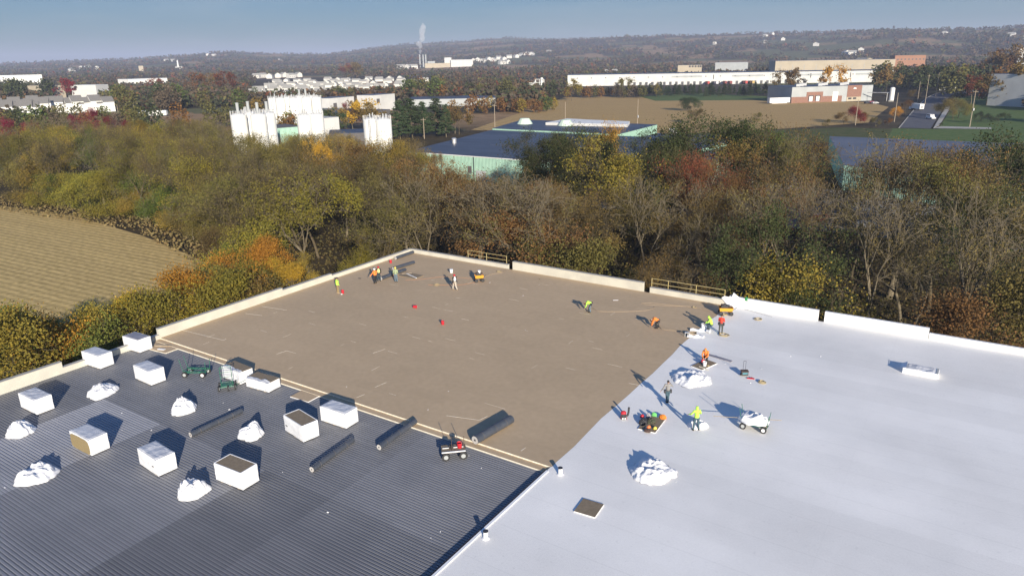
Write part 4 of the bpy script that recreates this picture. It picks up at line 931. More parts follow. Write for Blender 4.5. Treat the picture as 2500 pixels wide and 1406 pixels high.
# vehicles
def car(label, c, loc, rz, name='parked_car', van=False, scale=1.0):
    t = thing(name, label, 'van' if van else 'car', loc, rz); pm = plain('car_paint', c, .35)
    L_, W_, H_ = (5.0, 2.0, 2.3) if van else (4.6, 1.8, 1.45)
    prof = [(-L_/2, .35), (L_/2, .35), (L_/2, .95), (L_*.28, 1.0), (L_*.16, H_), (-L_*.42, H_), (-L_/2, 1.0)]
    mb = MB(); n_ = len(prof)
    mb.add([(x, -W_/2, z) for x, z in prof]+[(x, W_/2, z) for x, z in prof], [tuple(range(n_)), tuple(range(2*n_-1, n_-1, -1))]+[(i, i+n_, (i+1) % n_+n_, (i+1) % n_) for i in range(n_)]); mb.build('body', pm, t)
    gl = MB().box((-L_*.13, 0, H_-.38), (L_*.5, W_+.02, .42)).add([(L_*.27, -.75, 1.03), (L_*.27, .75, 1.03), (L_*.165, .7, H_-.04), (L_*.165, -.7, H_-.04)], [(0, 1, 2, 3)]); gl.build('windows_glass', dark, t)
    for x in (-L_*.32, L_*.32):
        for y in (-W_/2, W_/2): MB().cyl((x, y-.1, .34), (x, y+.1, .34), .34, n=12).build('wheel', dark, t)
    MB().box((L_/2+.01, .6, .7), (.04, .3, .16)).build('headlight', white, t); MB().box((L_/2+.01, -.6, .7), (.04, .3, .16)).build('headlight', white, t)
    t.scale = (scale,)*3; return t
v1 = P(2272, 291, .14); car('white delivery van driving down the road', (.8, .8, .8), tuple(v1), AZ0+PI+.05, 'van', True, 1.05)
b1 = AT(2234, 505); t = thing('box_truck', 'white box trailer parked at the left kerb of the road', 'truck', (b1.x, b1.y, .14), AZ0+.05); MB().box((0, 0, 2.3), (9, 2.6, 2.9)).build('box_body', white, t); MB().box((-4.52, 0, 1.9), (.06, .9, .9)).build('rear_plate', dark, t)
MB().box((5.6, 0, 1.4), (2, 2.3, 2.1)).build('cab', white, t)
for x in (-3, 3.8): MB().cyl((x, -1.25, .5), (x, 1.25, .5), .5, n=10).build('wheel', dark, t)
b2 = AT(2302, 760); t = thing('box_truck', 'white box truck far up the road at the bend', 'truck', (b2.x, b2.y, .1), AZ0+1.3); MB().box((0, 0, 2.6), (11, 2.6, 4.0)).build('box_body', white, t); MB().box((6.4, 0, 1.5), (1.8, 2.3, 2.3)).build('cab', white, t)
for x in (-3, 4): MB().cyl((x, -1.25, .5), (x, 1.25, .5), .5, n=10).build('wheel', dark, t)
for px, d, c, lb in ((2112, 560, (.03, .03, .04), 'black car parked behind the brick industrial building'), (2122, 565, (.5, .05, .08), 'red and white car beside the black one by the brick building'), (2130, 560, (.6, .6, .6), 'silver car at the end of the small car park'), (2480, 560, (.6, .6, .62), 'silver car under the dark tree at the right edge')):
    p = AT(px, d); car(lb, c, (p.x, p.y, .1), .8)
p = AT(1842, 205); car('white car parked beyond the trees next to the yellow-green tree', (.75, .75, .75), (p.x, p.y, .1), .3); p = AT(1728, 212); car('pale car glimpsed between the dark green trees', (.6, .62, .6), (p.x, p.y, .1), .3)
for k, (x, y, c, lb) in enumerate(((-44, 160, (.05, .05, .06), 'dark car parked furthest left behind the wood'), (-36, 163, (.4, .42, .45), 'grey car in the lot behind the wood'), (-27, 160, (.3, .03, .03), 'dark red car in the lot behind the wood'), (-18, 157, (.6, .6, .6), 'silver car in the lot behind the wood'), (-8, 156, (.08, .1, .2), 'navy car parked furthest right behind the wood'))):
    car(lb, c, (x, y, .12), 1.3)
p = AT(380, 560); t = thing('storage_trailer', 'white trailer among the trees left of the first silos', 'trailer', (p.x, p.y, 0), AZ0+PI/2+.1); MB().box((0, 0, 2.3), (17, 3, 3.2)).build('box_body', white, t); MB().box((9.6, 0, 1.5), (2, 2.6, 2.4)).build('cab', white, t)
MB().cyl((-6, -1.3, .5), (-6, 1.3, .5), .5, n=10).cyl((6, -1.3, .5), (6, 1.3, .5), .5, n=10).build('wheel_set', dark, t)

MASS = []
def massplant(px, d, top, form, leaf, place, wide=1.):
    p = AT(px, d); z = TZ(p.x, p.y); MASS.append((p.x, p.y, z, max(ZAT(px, top, d)-z, 3), leaf, wide))
# trees and bushes beyond ---------------------------------------------------------
def farplant(px, d, top, form, leaf, place, wide=1., name=None, h=None):
    p = AT(px, d); z = TZ(p.x, p.y); hh = h or (ZAT(px, top, d)-z); return plant(p.x, p.y, max(hh, 1.5), form, leaf, place, wide, z, name=name)
for px, d, top, w_ in ((975, 330, 242, 1.1), (1005, 335, 238, 1.15), (1032, 340, 246, 1.0), (1065, 345, 237, 1.1), (1088, 335, 252, .9)): farplant(px, d, top, 'pine', 'pine', 'pines behind the mint factory', w_)
for px, d, top, lf in ((1110, 350, 244, 'rust'), (1120, 345, 258, 'twiggy'), (860, 380, 246, 'rust'), (885, 375, 244, 'gold'), (900, 370, 250, 'rust'), (830, 375, 262, 'rust'), (640, 350, 238, 'rust'), (700, 300, 272, 'green'), (722, 290, 278, 'rust'), (688, 292, 282, 'rust'), (800, 330, 268, 'pine')): farplant(px, d, top, 'far', lf, 'trees around the silos')
for i in range(17): massplant(1150+i*12.5+rnd.uniform(-4, 4), 500+rnd.uniform(-30, 30), rnd.uniform(226, 244), 'far', rnd.choice(['yellow', 'rust', 'twiggy', 'rust', 'green']), 'tree line left of the corn field', 1.0)
for i in range(34): farplant(1560+i*12+rnd.uniform(-3, 3), 665+rnd.uniform(-20, 20), rnd.uniform(199, 212), 'pine', 'pine', 'conifer row before the long warehouse', rnd.uniform(.8, 1.1))
for i in range(15): massplant(1385+i*13+rnd.uniform(-4, 4), 650+rnd.uniform(-20, 20), rnd.uniform(202, 218), 'far', rnd.choice(['rust', 'olive', 'twiggy', 'rust']), 'tree row at the left end of the long warehouse')
for px, d, top, lf in ((2018, 655, 160, 'gold'), (1930, 670, 168, 'rust'), (2152, 660, 156, 'rust'), (1908, 670, 172, 'rust'), (1520, 640, 190, 'olive'), (1600, 640, 205, 'olive'), (1395, 600, 192, 'yellow')): farplant(px, d, top, 'far', lf, 'tall trees before the long warehouse', .9)
for px, d, top, lf in ((2085, 400, 258, 'crimson'), (2110, 405, 275, 'twiggy'), (2060, 400, 272, 'rust'), (2183, 440, 262, 'gold'), (2170, 400, 287, 'red'), (2208, 470, 246, 'rust'), (2225, 600, 218, 'twiggy'), (2325, 440, 236, 'olive'), (2337, 450, 240, 'olive'), (2140, 390, 285, 'olive'), (2020, 380, 292, 'olive'), (1700, 390, 268, 'olive'), (1850, 400, 276, 'olive')): farplant(px, d, top, 'shrubby', lf, 'bushes between the corn field and the road')
for px, d, top, lf in ((2386, 420, 274, 'pine'), (2410, 425, 276, 'pine'), (2438, 430, 278, 'pine'), (2452, 440, 276, 'pine'), (2300, 395, 300, 'pine'), (1680, 480, 238, 'pine'), (1692, 480, 240, 'pine'), (1668, 480, 240, 'pine')): farplant(px, d, top, 'shrubby', lf, 'round dark bushes on the lawns', .9, name='bush')
for i in range(34):
    px = rnd.uniform(2280, 2510); massplant(px, rnd.uniform(620, 860), rnd.uniform(152, 182), 'far', rnd.choice(['rust', 'olive', 'olive', 'darkgreen', 'rust', 'darkgreen']), 'trees beyond the road at the right')
for px, top, lf in ((2362, 184, 'red'), (2400, 182, 'rust'), (2440, 190, 'red'), (2478, 150, 'rust'), (2410, 120, 'rust'), (2440, 108, 'rust'), (2475, 225, 'crimson')): farplant(px, 560 if top > 140 else 900, top, 'far', lf, 'trees beyond the road at the right')
for i in range(38):
    px = rnd.uniform(2130, 2300); massplant(px, rnd.uniform(700, 1000), rnd.uniform(150, 182), 'far', rnd.choice(['darkgreen', 'olive', 'rust', 'darkgreen']), 'trees left of the road bend')
for i in range(30): massplant(rnd.uniform(-10, 560), rnd.uniform(400, 520), rnd.uniform(250, 282), 'far', rnd.choice(['twiggy', 'olive', 'darkgreen', 'rust', 'green', 'olive']), 'trees between the wood and the row houses')
for i in range(16): massplant(rnd.uniform(-20, 140), rnd.uniform(820, 1100), rnd.uniform(185, 200), 'far', rnd.choice(['darkgreen', 'olive', 'darkgreen']), 'trees behind the row houses')
for i in range(26): massplant(rnd.uniform(280, 640), rnd.uniform(560, 900), rnd.uniform(196, 222), 'far', rnd.choice(['twiggy', 'darkgreen', 'olive', 'twiggy', 'green']), 'trees between the row houses and the silos')
for px, d, top, lf in ((500, 900, 178, 'red'), (570, 880, 174, 'red'), (540, 900, 180, 'rust'), (180, 880, 192, 'crimson'), (400, 1000, 190, 'red'), (858, 1500, 154, 'red'), (870, 1500, 152, 'rust'), (880, 1480, 153, 'rust')): farplant(px, d, top, 'far', lf, 'red trees in the far left distance')
for i in range(26): massplant(rnd.uniform(1000, 1370), rnd.uniform(600, 980), rnd.uniform(184, 206), 'far', rnd.choice(['darkgreen', 'olive', 'green', 'twiggy', 'rust']), 'trees behind the pine group')
for i in range(16): massplant(rnd.uniform(820, 1010), rnd.uniform(640, 760), rnd.uniform(206, 222), 'far', rnd.choice(['green', 'olive', 'darkgreen']), 'trees before the bungalow estate')

# far-off woods, one mass --------------------------------------------------------
rg = np.random.default_rng(9); C = []; S = []
n = 46000; a = rg.uniform(AZ0-.72, AZ0+.72, n); r = np.exp(rg.uniform(math.log(430), math.log(6500), n)); x = r*np.cos(a); y = r*np.sin(a)
def in_poly(x, y, poly):
    ins = np.zeros(len(x), bool); m = len(poly)
    for i in range(m):
        x1, y1 = poly[i][:2]; x2, y2 = poly[(i+1) % m][:2]
        c = ((y1 > y) != (y2 > y)) & (x < (x2-x1)*(y-y1)/(y2-y1+1e-9)+x1); ins ^= c
    return ins
keep = forest_mask(x, y) > .2
def cut(*px): 
    global keep
    keep &= ~in_poly(x, y, px)
cut(G(1130, 335), G(1360, 232), G(2200, 232), G(2130, 330)); cut(G(2120, 340), G(2200, 215), G(2440, 215), G(2600, 340))
cut(tuple(AT(1370, 560)[:2]), tuple(AT(2230, 600)[:2]), tuple(AT(2230, 1300)[:2]), tuple(AT(1380, 1000)[:2]))
cut(tuple(AT(-40, 590)[:2]), tuple(AT(300, 590)[:2]), tuple(AT(300, 760)[:2]), tuple(AT(-40, 760)[:2])); cut(tuple(AT(120, 760)[:2]), tuple(AT(262, 760)[:2]), tuple(AT(262, 1000)[:2]), tuple(AT(120, 1000)[:2]))
cut(tuple(AT(780, 400)[:2]), tuple(AT(1230, 400)[:2]), tuple(AT(1230, 600)[:2]), tuple(AT(780, 620)[:2]))
cut(tuple(AT(600, 700)[:2]), tuple(AT(1060, 760)[:2]), tuple(AT(1070, 1500)[:2]), tuple(AT(640, 1900)[:2])); cut(tuple(AT(540, 430)[:2]), tuple(AT(780, 400)[:2]), tuple(AT(780, 640)[:2]), tuple(AT(540, 640)[:2]))
cut(tuple(AT(1040, 2000)[:2]), tuple(AT(1150, 2000)[:2]), tuple(AT(1150, 2600)[:2]), tuple(AT(1030, 2600)[:2]))
x, y, r = x[keep], y[keep], r[keep]; z = terr(x, y); m = len(x)
th_ = rg.uniform(6, 12, m)*np.clip(r/1500, 1, 1.25)
k_ = np.where(r < 1200, 26, np.where(r < 2600, 12, 7)); idx = np.repeat(np.arange(m), k_); q = len(idx)
o_ = rg.normal(size=(q, 3)); o_ /= np.linalg.norm(o_, axis=1, keepdims=True); o_ *= rg.uniform(.45, 1, (q, 1))
Cc = np.stack([x[idx]+o_[:, 0]*th_[idx]*.55, y[idx]+o_[:, 1]*th_[idx]*.55, z[idx]+th_[idx]*(.5+o_[:, 2]*.5)], 1)
szs = th_[idx]*np.where(r[idx] < 1200, .30, np.where(r[idx] < 2600, .42, .6))
def leaf_mesh2(C, s, rng, name, tint):
    n = len(C); a = rng.normal(size=(n, 3)); a[:, 2] = np.abs(a[:, 2])+.4; a /= np.linalg.norm(a, axis=1, keepdims=True)
    t = rng.normal(size=(n, 3)); x_ = np.cross(a, t); x_ /= np.linalg.norm(x_, axis=1, keepdims=True); y_ = np.cross(a, x_); s = s[:, None]
    V = np.stack([C-x_*s*.5, C-y_*s*.45, C+x_*s*.5, C+y_*s*.45], 1).reshape(-1, 3); me = np_mesh(name, V, np.arange(4*n).reshape(-1, 4), None, 4)
    ca = me.color_attributes.new('tint', 'FLOAT_COLOR', 'POINT'); ca.data.foreach_set('color', np.repeat(np.concatenate([tint, np.ones((n, 1))], 1), 4, 0).astype(np.float32).ravel()); return me
pal = np.array([(.075, .062, .042), (.10, .072, .042), (.06, .066, .032), (.045, .055, .028), (.13, .075, .035), (.15, .055, .028), (.11, .10, .035), (.085, .065, .05)])
pc = pal[rg.choice(8, m, p=[.27, .2, .15, .14, .08, .03, .05, .08])]*rg.uniform(.75, 1.25, (m, 1))
LC = {'twiggy': (.11, .085, .055), 'olive': (.105, .10, .034), 'yellow': (.22, .16, .03), 'gold': (.36, .20, .02), 'rust': (.17, .09, .032), 'red': (.22, .05, .02), 'crimson': (.17, .02, .025), 'green': (.075, .10, .028), 'darkgreen': (.05, .062, .026)}
CC, SS, TT = [Cc], [szs], [pc[idx]]
for (mx_, my_, mz_, mh, ml, mw) in MASS:
    nn = 420; o = rg.normal(size=(nn, 3)); o /= np.linalg.norm(o, axis=1, keepdims=True); o *= rg.uniform(.35, 1, (nn, 1))**.6
    lump = 1+.25*np.sin(o[:, 0]*5+mx_)*np.sin(o[:, 2]*4+my_); o *= lump[:, None]
    CC.append(np.stack([mx_+o[:, 0]*mh*.36*mw, my_+o[:, 1]*mh*.36*mw, mz_+mh*(.52+o[:, 2]*.46)], 1)); SS.append(np.full(nn, mh*.085))
    TT.append(np.array(LC[ml])*rg.uniform(.65, 1.35, (nn, 1)))
me = leaf_mesh2(np.concatenate(CC), np.concatenate(SS), rg, 'distant_woods', np.concatenate(TT)); wm = mat('distant_foliage', (1, 1, 1), .9, tint=True, spec=.05); me.materials.append(wm)
wo = bpy.data.objects.new('distant_woods', me); COL.objects.link(wo); wo['kind'] = 'stuff'; wo['label'] = 'autumn woods covering the plain and hills far away'

# ------------------------------------------------------------------ things on the roof
DZ = 9.80
film = mat('white_wrap_film', (.84, .845, .85), .5, (.76, .77, .78), scale=2.5, detail=7, bump=.2, bscale=6)
filmtop = mat('translucent_top_film', (.44, .455, .49), .35, (.62, .63, .65), scale=1.6, detail=8, bump=.7, bscale=5)
darkfilm = mat('grey_top_film', (.20, .195, .22), .4, (.28, .27, .30), scale=2, detail=6)
brown = mat('board_face', (.235, .185, .125), .9, (.19, .148, .098), scale=6, detail=6)
tarpm = mat('white_crumpled_tarp', (.80, .80, .79), .6, (.72, .72, .73), scale=3)
rollm = mat('dark_roll_wrap', (.052, .060, .075), .42, (.07, .078, .095), scale=2.5, detail=5, bump=.3)
endm = mat('roll_end', (.55, .53, .50), .8, (.42, .40, .38), scale=14)
green = mat('green_painted_steel', (.02, .12, .075), .45, (.03, .15, .10), scale=4)
rubber = mat('black_rubber', (.022, .022, .024), .8, (.035, .035, .035), scale=6)
redp = mat('red_plastic', (.52, .02, .035), .45, (.44, .018, .03), scale=5)
yel = mat('machine_yellow', (.72, .34, .03), .45, (.60, .28, .03), scale=4)
blackp = mat('black_plastic', (.025, .025, .028), .5, (.04, .04, .045), scale=6)
rope = mat('rope_fibre', (.46, .38, .22), .9, (.36, .29, .16), scale=20)
pvc = mat('white_pvc', (.78, .78, .78), .5, (.70, .70, .70), scale=5)

def wrapped_box(w_, d_, h, seed, name, m, parent, loc=(0, 0, 0), tp=1.0, open_top=False):
    """box whose faces are slightly slack film: subdivided grid with small wrinkles and a soft edge"""
    rg = random.Random(seed); bm = bmesh.new(); bmesh.ops.create_cube(bm, size=1)
    bmesh.ops.subdivide_edges(bm, edges=bm.edges[:], cuts=7, use_grid_fill=True)
    for v in bm.verts:
        c = v.co; k = Vector((c.x*2, c.y*2, c.z*2)); n3 = mnoise.noise_vector(Vector((c.x*3+seed, c.y*3, c.z*3+seed*1.7)))
        edge_n = sum(1 for q in k if abs(abs(q)-1) < 1e-4)
        bul = .012 if edge_n == 1 else 0
        f = 1-(.012 if edge_n >= 2 else 0)
        v.co = Vector((c.x*w_*f+n3.x*.018+(math.copysign(bul, c.x) if abs(k.x) > .99 else 0), c.y*d_*f+n3.y*.018+(math.copysign(bul, c.y) if abs(k.y) > .99 else 0), (c.z+.5)*h*f+(n3.z*.02 if c.z > 0 else 0)))
        if k.z > .99: v.co.x *= tp; v.co.y *= tp
        v.co += Vector(loc)
    if open_top:
        bmesh.ops.delete(bm, geom=[f for f in bm.faces if f.normal.z > .8 or f.calc_center_median().z > loc[2]+h*.97 and abs(f.normal.z) > .5], context='FACES')
    me = bpy.data.meshes.new(name); bm.to_mesh(me); bm.free(); me.materials.append(m)
    o = bpy.data.objects.new(name, me); COL.objects.link(o); o.parent = parent; return o
def top_sheet(w_, d_, z, seed, m, parent, name='top_film', amp=.03):
    n = 12; vs, fs = [], []
    for j in range(n+1):
        for i in range(n+1):
            x, y = (i/n-.5)*w_, (j/n-.5)*d_; r = mnoise.noise(Vector((x*2.2+seed, y*2.2, seed)))*amp + abs(mnoise.noise(Vector((x*1.1, y*3.5+seed*2, 0))))*amp
            ed = min(i, n-i, j, n-j)
            vs.append((x, y, z+(r+.012 if ed else -.02)))
    fs = [(j*(n+1)+i, j*(n+1)+i+1, (j+1)*(n+1)+i+1, (j+1)*(n+1)+i) for j in range(n) for i in range(n)]
    return MB().add(vs, fs).build(name, m, parent)
BUND = [ # front corner u,v from the photo, w(u) d(v) h, style, label
 ((-54.4, 19.8), 1.22, 'film', 'white wrapped insulation bundle nearest the left edge, left of a crumpled tarp'),
 ((-58.6, 26.6), 1.22, 'film', 'white wrapped insulation bundle standing right by the low left parapet, second from the corner'),
 ((-59.1, 30.3), 1.24, 'dark', 'white wrapped insulation bundle with a dark grey top, nearest the tan boards and parapet'),
 ((-51.9, 27.0), 1.24, 'film', 'white wrapped insulation bundle left of the fallen green cart'),
 ((-45.2, 18.9), 1.20, 'side', 'bundle with its brown board side exposed under a white top, in the pale deck patch'),
 ((-39.2, 19.8), 1.20, 'film', 'white wrapped insulation bundle with slack film ears on top, left of the brown-topped front one'),
 ((-33.5, 21.6), 1.18, 'brown', 'large white bundle with an open brown top, nearest the camera'),
 ((-46.0, 30.8), 1.05, 'halfopen', 'white bundle with a partly torn off top film, behind the upright green cart'),
 ((-42.9, 31.0), .80, 'halfopen', 'lower white bundle with brown top and loose film, right of the green cart'),
 ((-34.8, 27.3), 1.20, 'brown', 'white bundle with an open brown top, left of the fully wrapped one by the seam'),
 ((-33.7, 30.1), 1.18, 'film', 'fully wrapped white bundle close to the white seam line, right of the brown-topped one')]
ANG = [.0, .06, .05, -.04, .0, -.09, .05, -.06, .07, -.19, .03]
for k, ((cu, cv), h, st_, lb) in enumerate(BUND):
    W_, D_ = 2.44, 1.22; a = ANG[k]; W2 = W_ if k != 2 else 2.3
    # front corner is the +u, -v corner; recomputed on the deck level
    off = Vector((-W2/2, D_/2)); off.rotate(Matrix.Rotation(a, 2)); sc_ = (34-DZ)/24.0
    cx_, cy_ = cu*sc_+off.x, cv*sc_+off.y
    t = thing('insulation_bundle', lb, 'insulation bundle', (cx_, cy_, DZ), a, 'wrapped insulation bundles on the steel deck')
    MB().box((-.75, 0, .05), (.18, 1.15, .1)).box((.75, 0, .05), (.18, 1.15, .1)).box((0, 0, .05), (.18, 1.15, .1)).build('skid', timber, t)
    wrapped_box(W2, D_, h-.08, k*3+1, 'wrap', film, t, (0, 0, .08), 1.0)
    if st_ == 'film': top_sheet(W2*.985, D_*.98, h+.012, k*2+5, filmtop, t)
    if st_ == 'side': top_sheet(W2*.985, D_*.98, h+.012, k*2+5, filmtop, t, amp=.015)
    if st_ == 'dark': top_sheet(W2*.93, D_*.88, h+.02, k*2+5, darkfilm, t, amp=.012)
    if st_ in ('brown', 'halfopen'):
        bt = MB(); f = .93 if st_ == 'brown' else 1
        sh = 0 if st_ == 'brown' else .14
        bt.box((0, sh, h+.012), (W2*f, D_*(.9 if st_ == 'brown' else .74), .04)); bt.build('board_stack', brown, t)
        if st_ == 'halfopen':
            sk = top_sheet(W2*.97, D_*.30, h+.03, k+9, filmtop, t, 'torn_film', .10); sk.location.y = -D_*.36
            fl = MB(); rgx = random.Random(k)
            pts = [(W2/2-.25+rgx.uniform(-.1, .1), -D_/2+.02-.05*q, h*(1-.23*q)) for q in range(4)]+[(W2/2+.06, -D_/2-.03-.07*q, h*(.95-.2*q)) for q in range(4)]
            fl.add(pts, [(0, 4, 5, 1), (1, 5, 6, 2), (2, 6, 7, 3)]); fl.build('loose_film', film, t)
        else:
            rim = MB()
            for (x, y, w2, d2) in ((0, -D_*.475, W2*.96, .05), (0, D_*.475, W2*.96, .05), (-W2*.48, 0, .06, D_*.92), (W2*.48, 0, .06, D_*.92)): rim.box((x, y, h+.02), (w2, d2, .05))
            rim.build('film_rim', film, t)
    if st_ == 'side':
        n = 12; prof = [(-.50*W2*.93, .16)]; 
        pts = [(-1.12, .20), (-.95, .12), (0, .10), (1.0, .12), (1.14, .25), (1.17, .7), (1.08, 1.0), (.85, 1.1), (0, 1.13), (-.9, 1.1), (-1.1, 1.0), (-1.16, .6)]
        MB().add([(x, -D_/2-.018, z) for x, z in pts]+[(x, -D_/2-.035, z) for x, z in pts], [tuple(range(n, 2*n))]+[(i, (i+1) % n, (i+1) % n+n, i+n) for i in range(n)]).build('board_side', mat('board_side', (.30, .235, .12), .9, (.25, .19, .09), scale=9, stretch=(1, 1, 8)), t)
    if st_ == 'brown' and k == 9: MB().box((-.85, -D_/2-.03, .55), (.22, .02, .07), .0).build('label', dark, t)
    if k == 5: MB().box((.75, -D_/2-.03, .62), (.16, .02, .06)).build('label', dark, t)

def tarp(px, py, wpx, hpx, label, seed, z=None, hgt=.6, fold=1.0, elong=1.0, rz=0.0, cat='tarp', loc=None, grp='crumpled white tarps'):
    c = loc or P(px, py, 10.0 if z is None else z); d = math.hypot(c.x, c.y); w_ = wpx/1745*math.hypot(d, 24)*.86; dep = w_*elong
    bm = bmesh.new(); bmesh.ops.create_icosphere(bm, subdivisions=5, radius=1.0); sd_ = seed*3.7
    for v in bm.verts:
        q = v.co.copy(); a = math.atan2(q.y, q.x)
        r = 1+.20*mnoise.noise(Vector((math.cos(a)*1.3+sd_, math.sin(a)*1.3, sd_)))+.08*mnoise.noise(Vector((math.cos(a)*5, math.sin(a)*5+sd_, 1)))
        f1 = abs(mnoise.noise(q*1.5+Vector((sd_, 0, 3)))); f2 = abs(mnoise.noise(Vector((a*2.2, q.z*1.2, sd_)))); f3 = abs(mnoise.noise(q*5+Vector((1, 2, sd_))))
        rdg = abs(math.sin(a*(2.5+seed % 3)+sd_+1.5*mnoise.noise(Vector((a, q.z*2, sd_)))))
        rad = r*(1-.08*f1*fold-.10*f2-.05*rdg)
        zz = max(q.z, 0)**.8
        top = zz*(.85+.45*mnoise.noise(Vector((q.x*1.1+sd_, q.y*1.1, 0))))*(1-.42*f1*fold-.22*f3*fold-.12*rdg)
        hem = 1+.12*(1-min(zz*2.5, 1))*(.4+rdg)
        v.co = Vector((q.x*rad*w_/2*hem, q.y*rad*dep/2*hem, max(top, 0)*hgt*1.12))
    [setattr(f_, 'smooth', True) for f_ in bm.faces]; me = bpy.data.meshes.new('tarp'); bm.to_mesh(me); bm.free(); me.materials.append(tarpm)
    o = bpy.data.objects.new('tarp', me); COL.objects.link(o); o.location = (c.x, c.y, c.z+.005); o.rotation_euler = (0, 0, rz); return tag(o, label, cat, grp)
XA = math.atan2(RT.y, RT.x)
tarp(250, 958, 66, 30, 'crumpled white tarp between the two rear left bundles and the pale deck patch', 1, DZ, .75, 1, 1.15, XA)
tarp(450, 1000, 64, 38, 'crumpled white tarp left of the long dark roll', 2, DZ, .95, 1, 1.0, XA+.2)
tarp(614, 1062, 62, 36, 'tent-shaped crumpled white tarp between the dark rolls', 3, DZ, .95, .8, 1.0, XA)
tarp(52, 1055, 58, 40, 'rounded crumpled white tarp at the left edge, below the nearest bundle', 4, DZ, .9, .7, 1.0, XA)
tarp(88, 1163, 82, 42, 'wide crumpled white tarp lowest at the left edge', 5, DZ, .8, 1.1, .95, XA+.2)
tarp(472, 1201, 70, 50, 'peaked crumpled white tarp beside the large brown-topped bundle', 6, DZ, 1.0, 1.2, 1.0, XA)
tarp(1690, 926, 102, 36, 'heaped white tarp behind the worker in grey on the white roof', 7, None, .62, 1.4, 1.0, XA-.1)
tarp(1595, 1153, 118, 50, 'large heaped white tarp alone on the near white roof', 8, None, .75, 1.4, .95, XA+.1)
tarp(1704, 1040, 52, 36, 'white tarp being gathered by the worker in the lime hoodie', 9, None, .55, .8, .8, XA)

def roll(p0, p1, r, z, label):
    a, b_ = P(p0[0], p0[1], z), P(p1[0], p1[1], z); d = b_-a; L_ = d.length; ang = math.atan2(d.y, d.x); c = (a+b_)/2
    t = thing('membrane_roll', label, 'roll', (c.x, c.y, z), ang, 'dark wrapped membrane rolls')
    mb = MB(); n = 22; segs = 14; vs = []
    for k in range(segs+1):
        x = -L_/2+L_*k/segs; rr = r*(1-.015*(k % 3 == 0)-.02*(k in (0, segs)))
        for i in range(n):
            an = 2*PI*i/n; sag = 1-.03*max(0, -math.sin(an)); vs.append((x, math.cos(an)*rr, r+math.sin(an)*rr*sag))
    mb.add(vs, [(k*n+i, k*n+(i+1) % n, (k+1)*n+(i+1) % n, (k+1)*n+i) for k in range(segs) for i in range(n)]); mb.build('wrap', rollm, t)
    for s in (-1, 1):
        e = MB(); vs = []
        for rr in (r*.93, r*.26):
            for i in range(n): an = 2*PI*i/n; vs.append((s*(L_/2+.012), math.cos(an)*rr, r+math.sin(an)*rr))
        e.add(vs, [(i, (i+1) % n, (i+1) % n+n, i+n) for i in range(n)]); eo = e.build('roll_end', endm, t)
        MB().cyl((s*(L_/2-.08), 0, r), (s*(L_/2+.02), 0, r), r*.24, n=12).build('core', dark, eo)
    sp = MB()
    for x in (-L_*.33, 0.05, L_*.3):
        for i in range(n):
            a0, a1 = 2*PI*i/n, 2*PI*(i+1)/n; rr = r*1.012
            sp.add([(x-.02, math.cos(a0)*rr, r+math.sin(a0)*rr), (x+.02, math.cos(a0)*rr, r+math.sin(a0)*rr), (x+.02, math.cos(a1)*rr, r+math.sin(a1)*rr), (x-.02, math.cos(a1)*rr, r+math.sin(a1)*rr)], [(0, 1, 2, 3)])
    sp.build('tape_band', greyw if False else slate, t)
roll((466, 1067), (590, 1008), .19, DZ, 'dark membrane roll furthest left on the steel deck')
roll((762, 1152), (862, 1079), .19, DZ, 'dark membrane roll nearest the camera on the steel deck')
roll((926, 1098), (1014, 1034), .20, 9.9, 'dark membrane roll lying across the white seam lines')
roll((1160, 1084), (1248, 1032), .30, 10.0, 'fattest dark roll, alone on the tan boards near the seam')
roll((966, 634), (1009, 619), .20, 10.0, 'dark roll lying in the far roof corner')
roll((960, 660), (1011, 644), .20, 10.0, 'dark roll second from the far roof corner')
roll((931, 684), (990, 662), .20, 10.0, 'dark roll behind the worker with the pale helmet')

# vent pipes, boards, strips ---------------------------------------------------
for (px, py, lb) in ((1368, 1157, 'white vent pipe with a dark cap at the end of the seam lines'), (1186, 1313, 'white vent pipe with a dark cap beside the deck edge, nearest the camera')):
    c = P(px, py); t = thing('vent_pipe', lb, 'vent pipe', tuple(c), 0, 'white vent pipes')
    MB().cyl((0, 0, .0), (0, 0, .42), .13, n=18).cyl((0, 0, 0), (0, 0, .05), .24, .14, n=18).build('pipe', pvc, t); MB().cyl((0, 0, .42), (0, 0, .46), .145, n=18).build('cap', dark, t)
def board(corner_px, label, z=10.0, th=.05, w_=1.22, d_=1.22, rz=0.0, topm=brown):
    c = P(*corner_px, z); t = thing('board', label, 'board', (c.x, c.y, z), rz, 'loose insulation boards')
    MB().box((0, 0, th/2), (w_, d_, th)).build('foam_core', pvc, t); MB().box((0, 0, th+.004), (w_*.995, d_*.995, .012)).build('facer', topm, t); return t
board((1438, 1241), 'square brown board lying alone on the near white roof', rz=.08, w_=1.25, d_=1.35, th=.06)
board((745, 968), 'tan board lying on the steel deck between the bundles', DZ, .06, 1.9, 1.22, .05, tanm)
b1_ = board((1719, 891), 'brown board used as a work table in front of the seated orange worker', w_=1.1, d_=2.0, rz=-.30)
b2_ = board((1591, 1036), 'brown board carrying the heap of harnesses and helmets', w_=1.22, d_=2.1, rz=.06)
board((394, 853), 'offcut strip of white-edged board by the left parapet', DZ+.07, .04, .7, .25, .3, pvc)
c = P(1440, 0, 10) if False else None
s0, s1 = P(1728, 866), P(1786, 883); d = s1-s0
one('membrane_strip', MB().box((0, 0, .03), (d.length, .34, .05)), darkfilm, 'long dark strip lying behind the seated orange worker', 'strip', loc=((s0.x+s1.x)/2, (s0.y+s1.y)/2, 10), rz=math.atan2(d.y, d.x))
s0, s1 = P(1818, 755), P(1885, 774); d = s1-s0
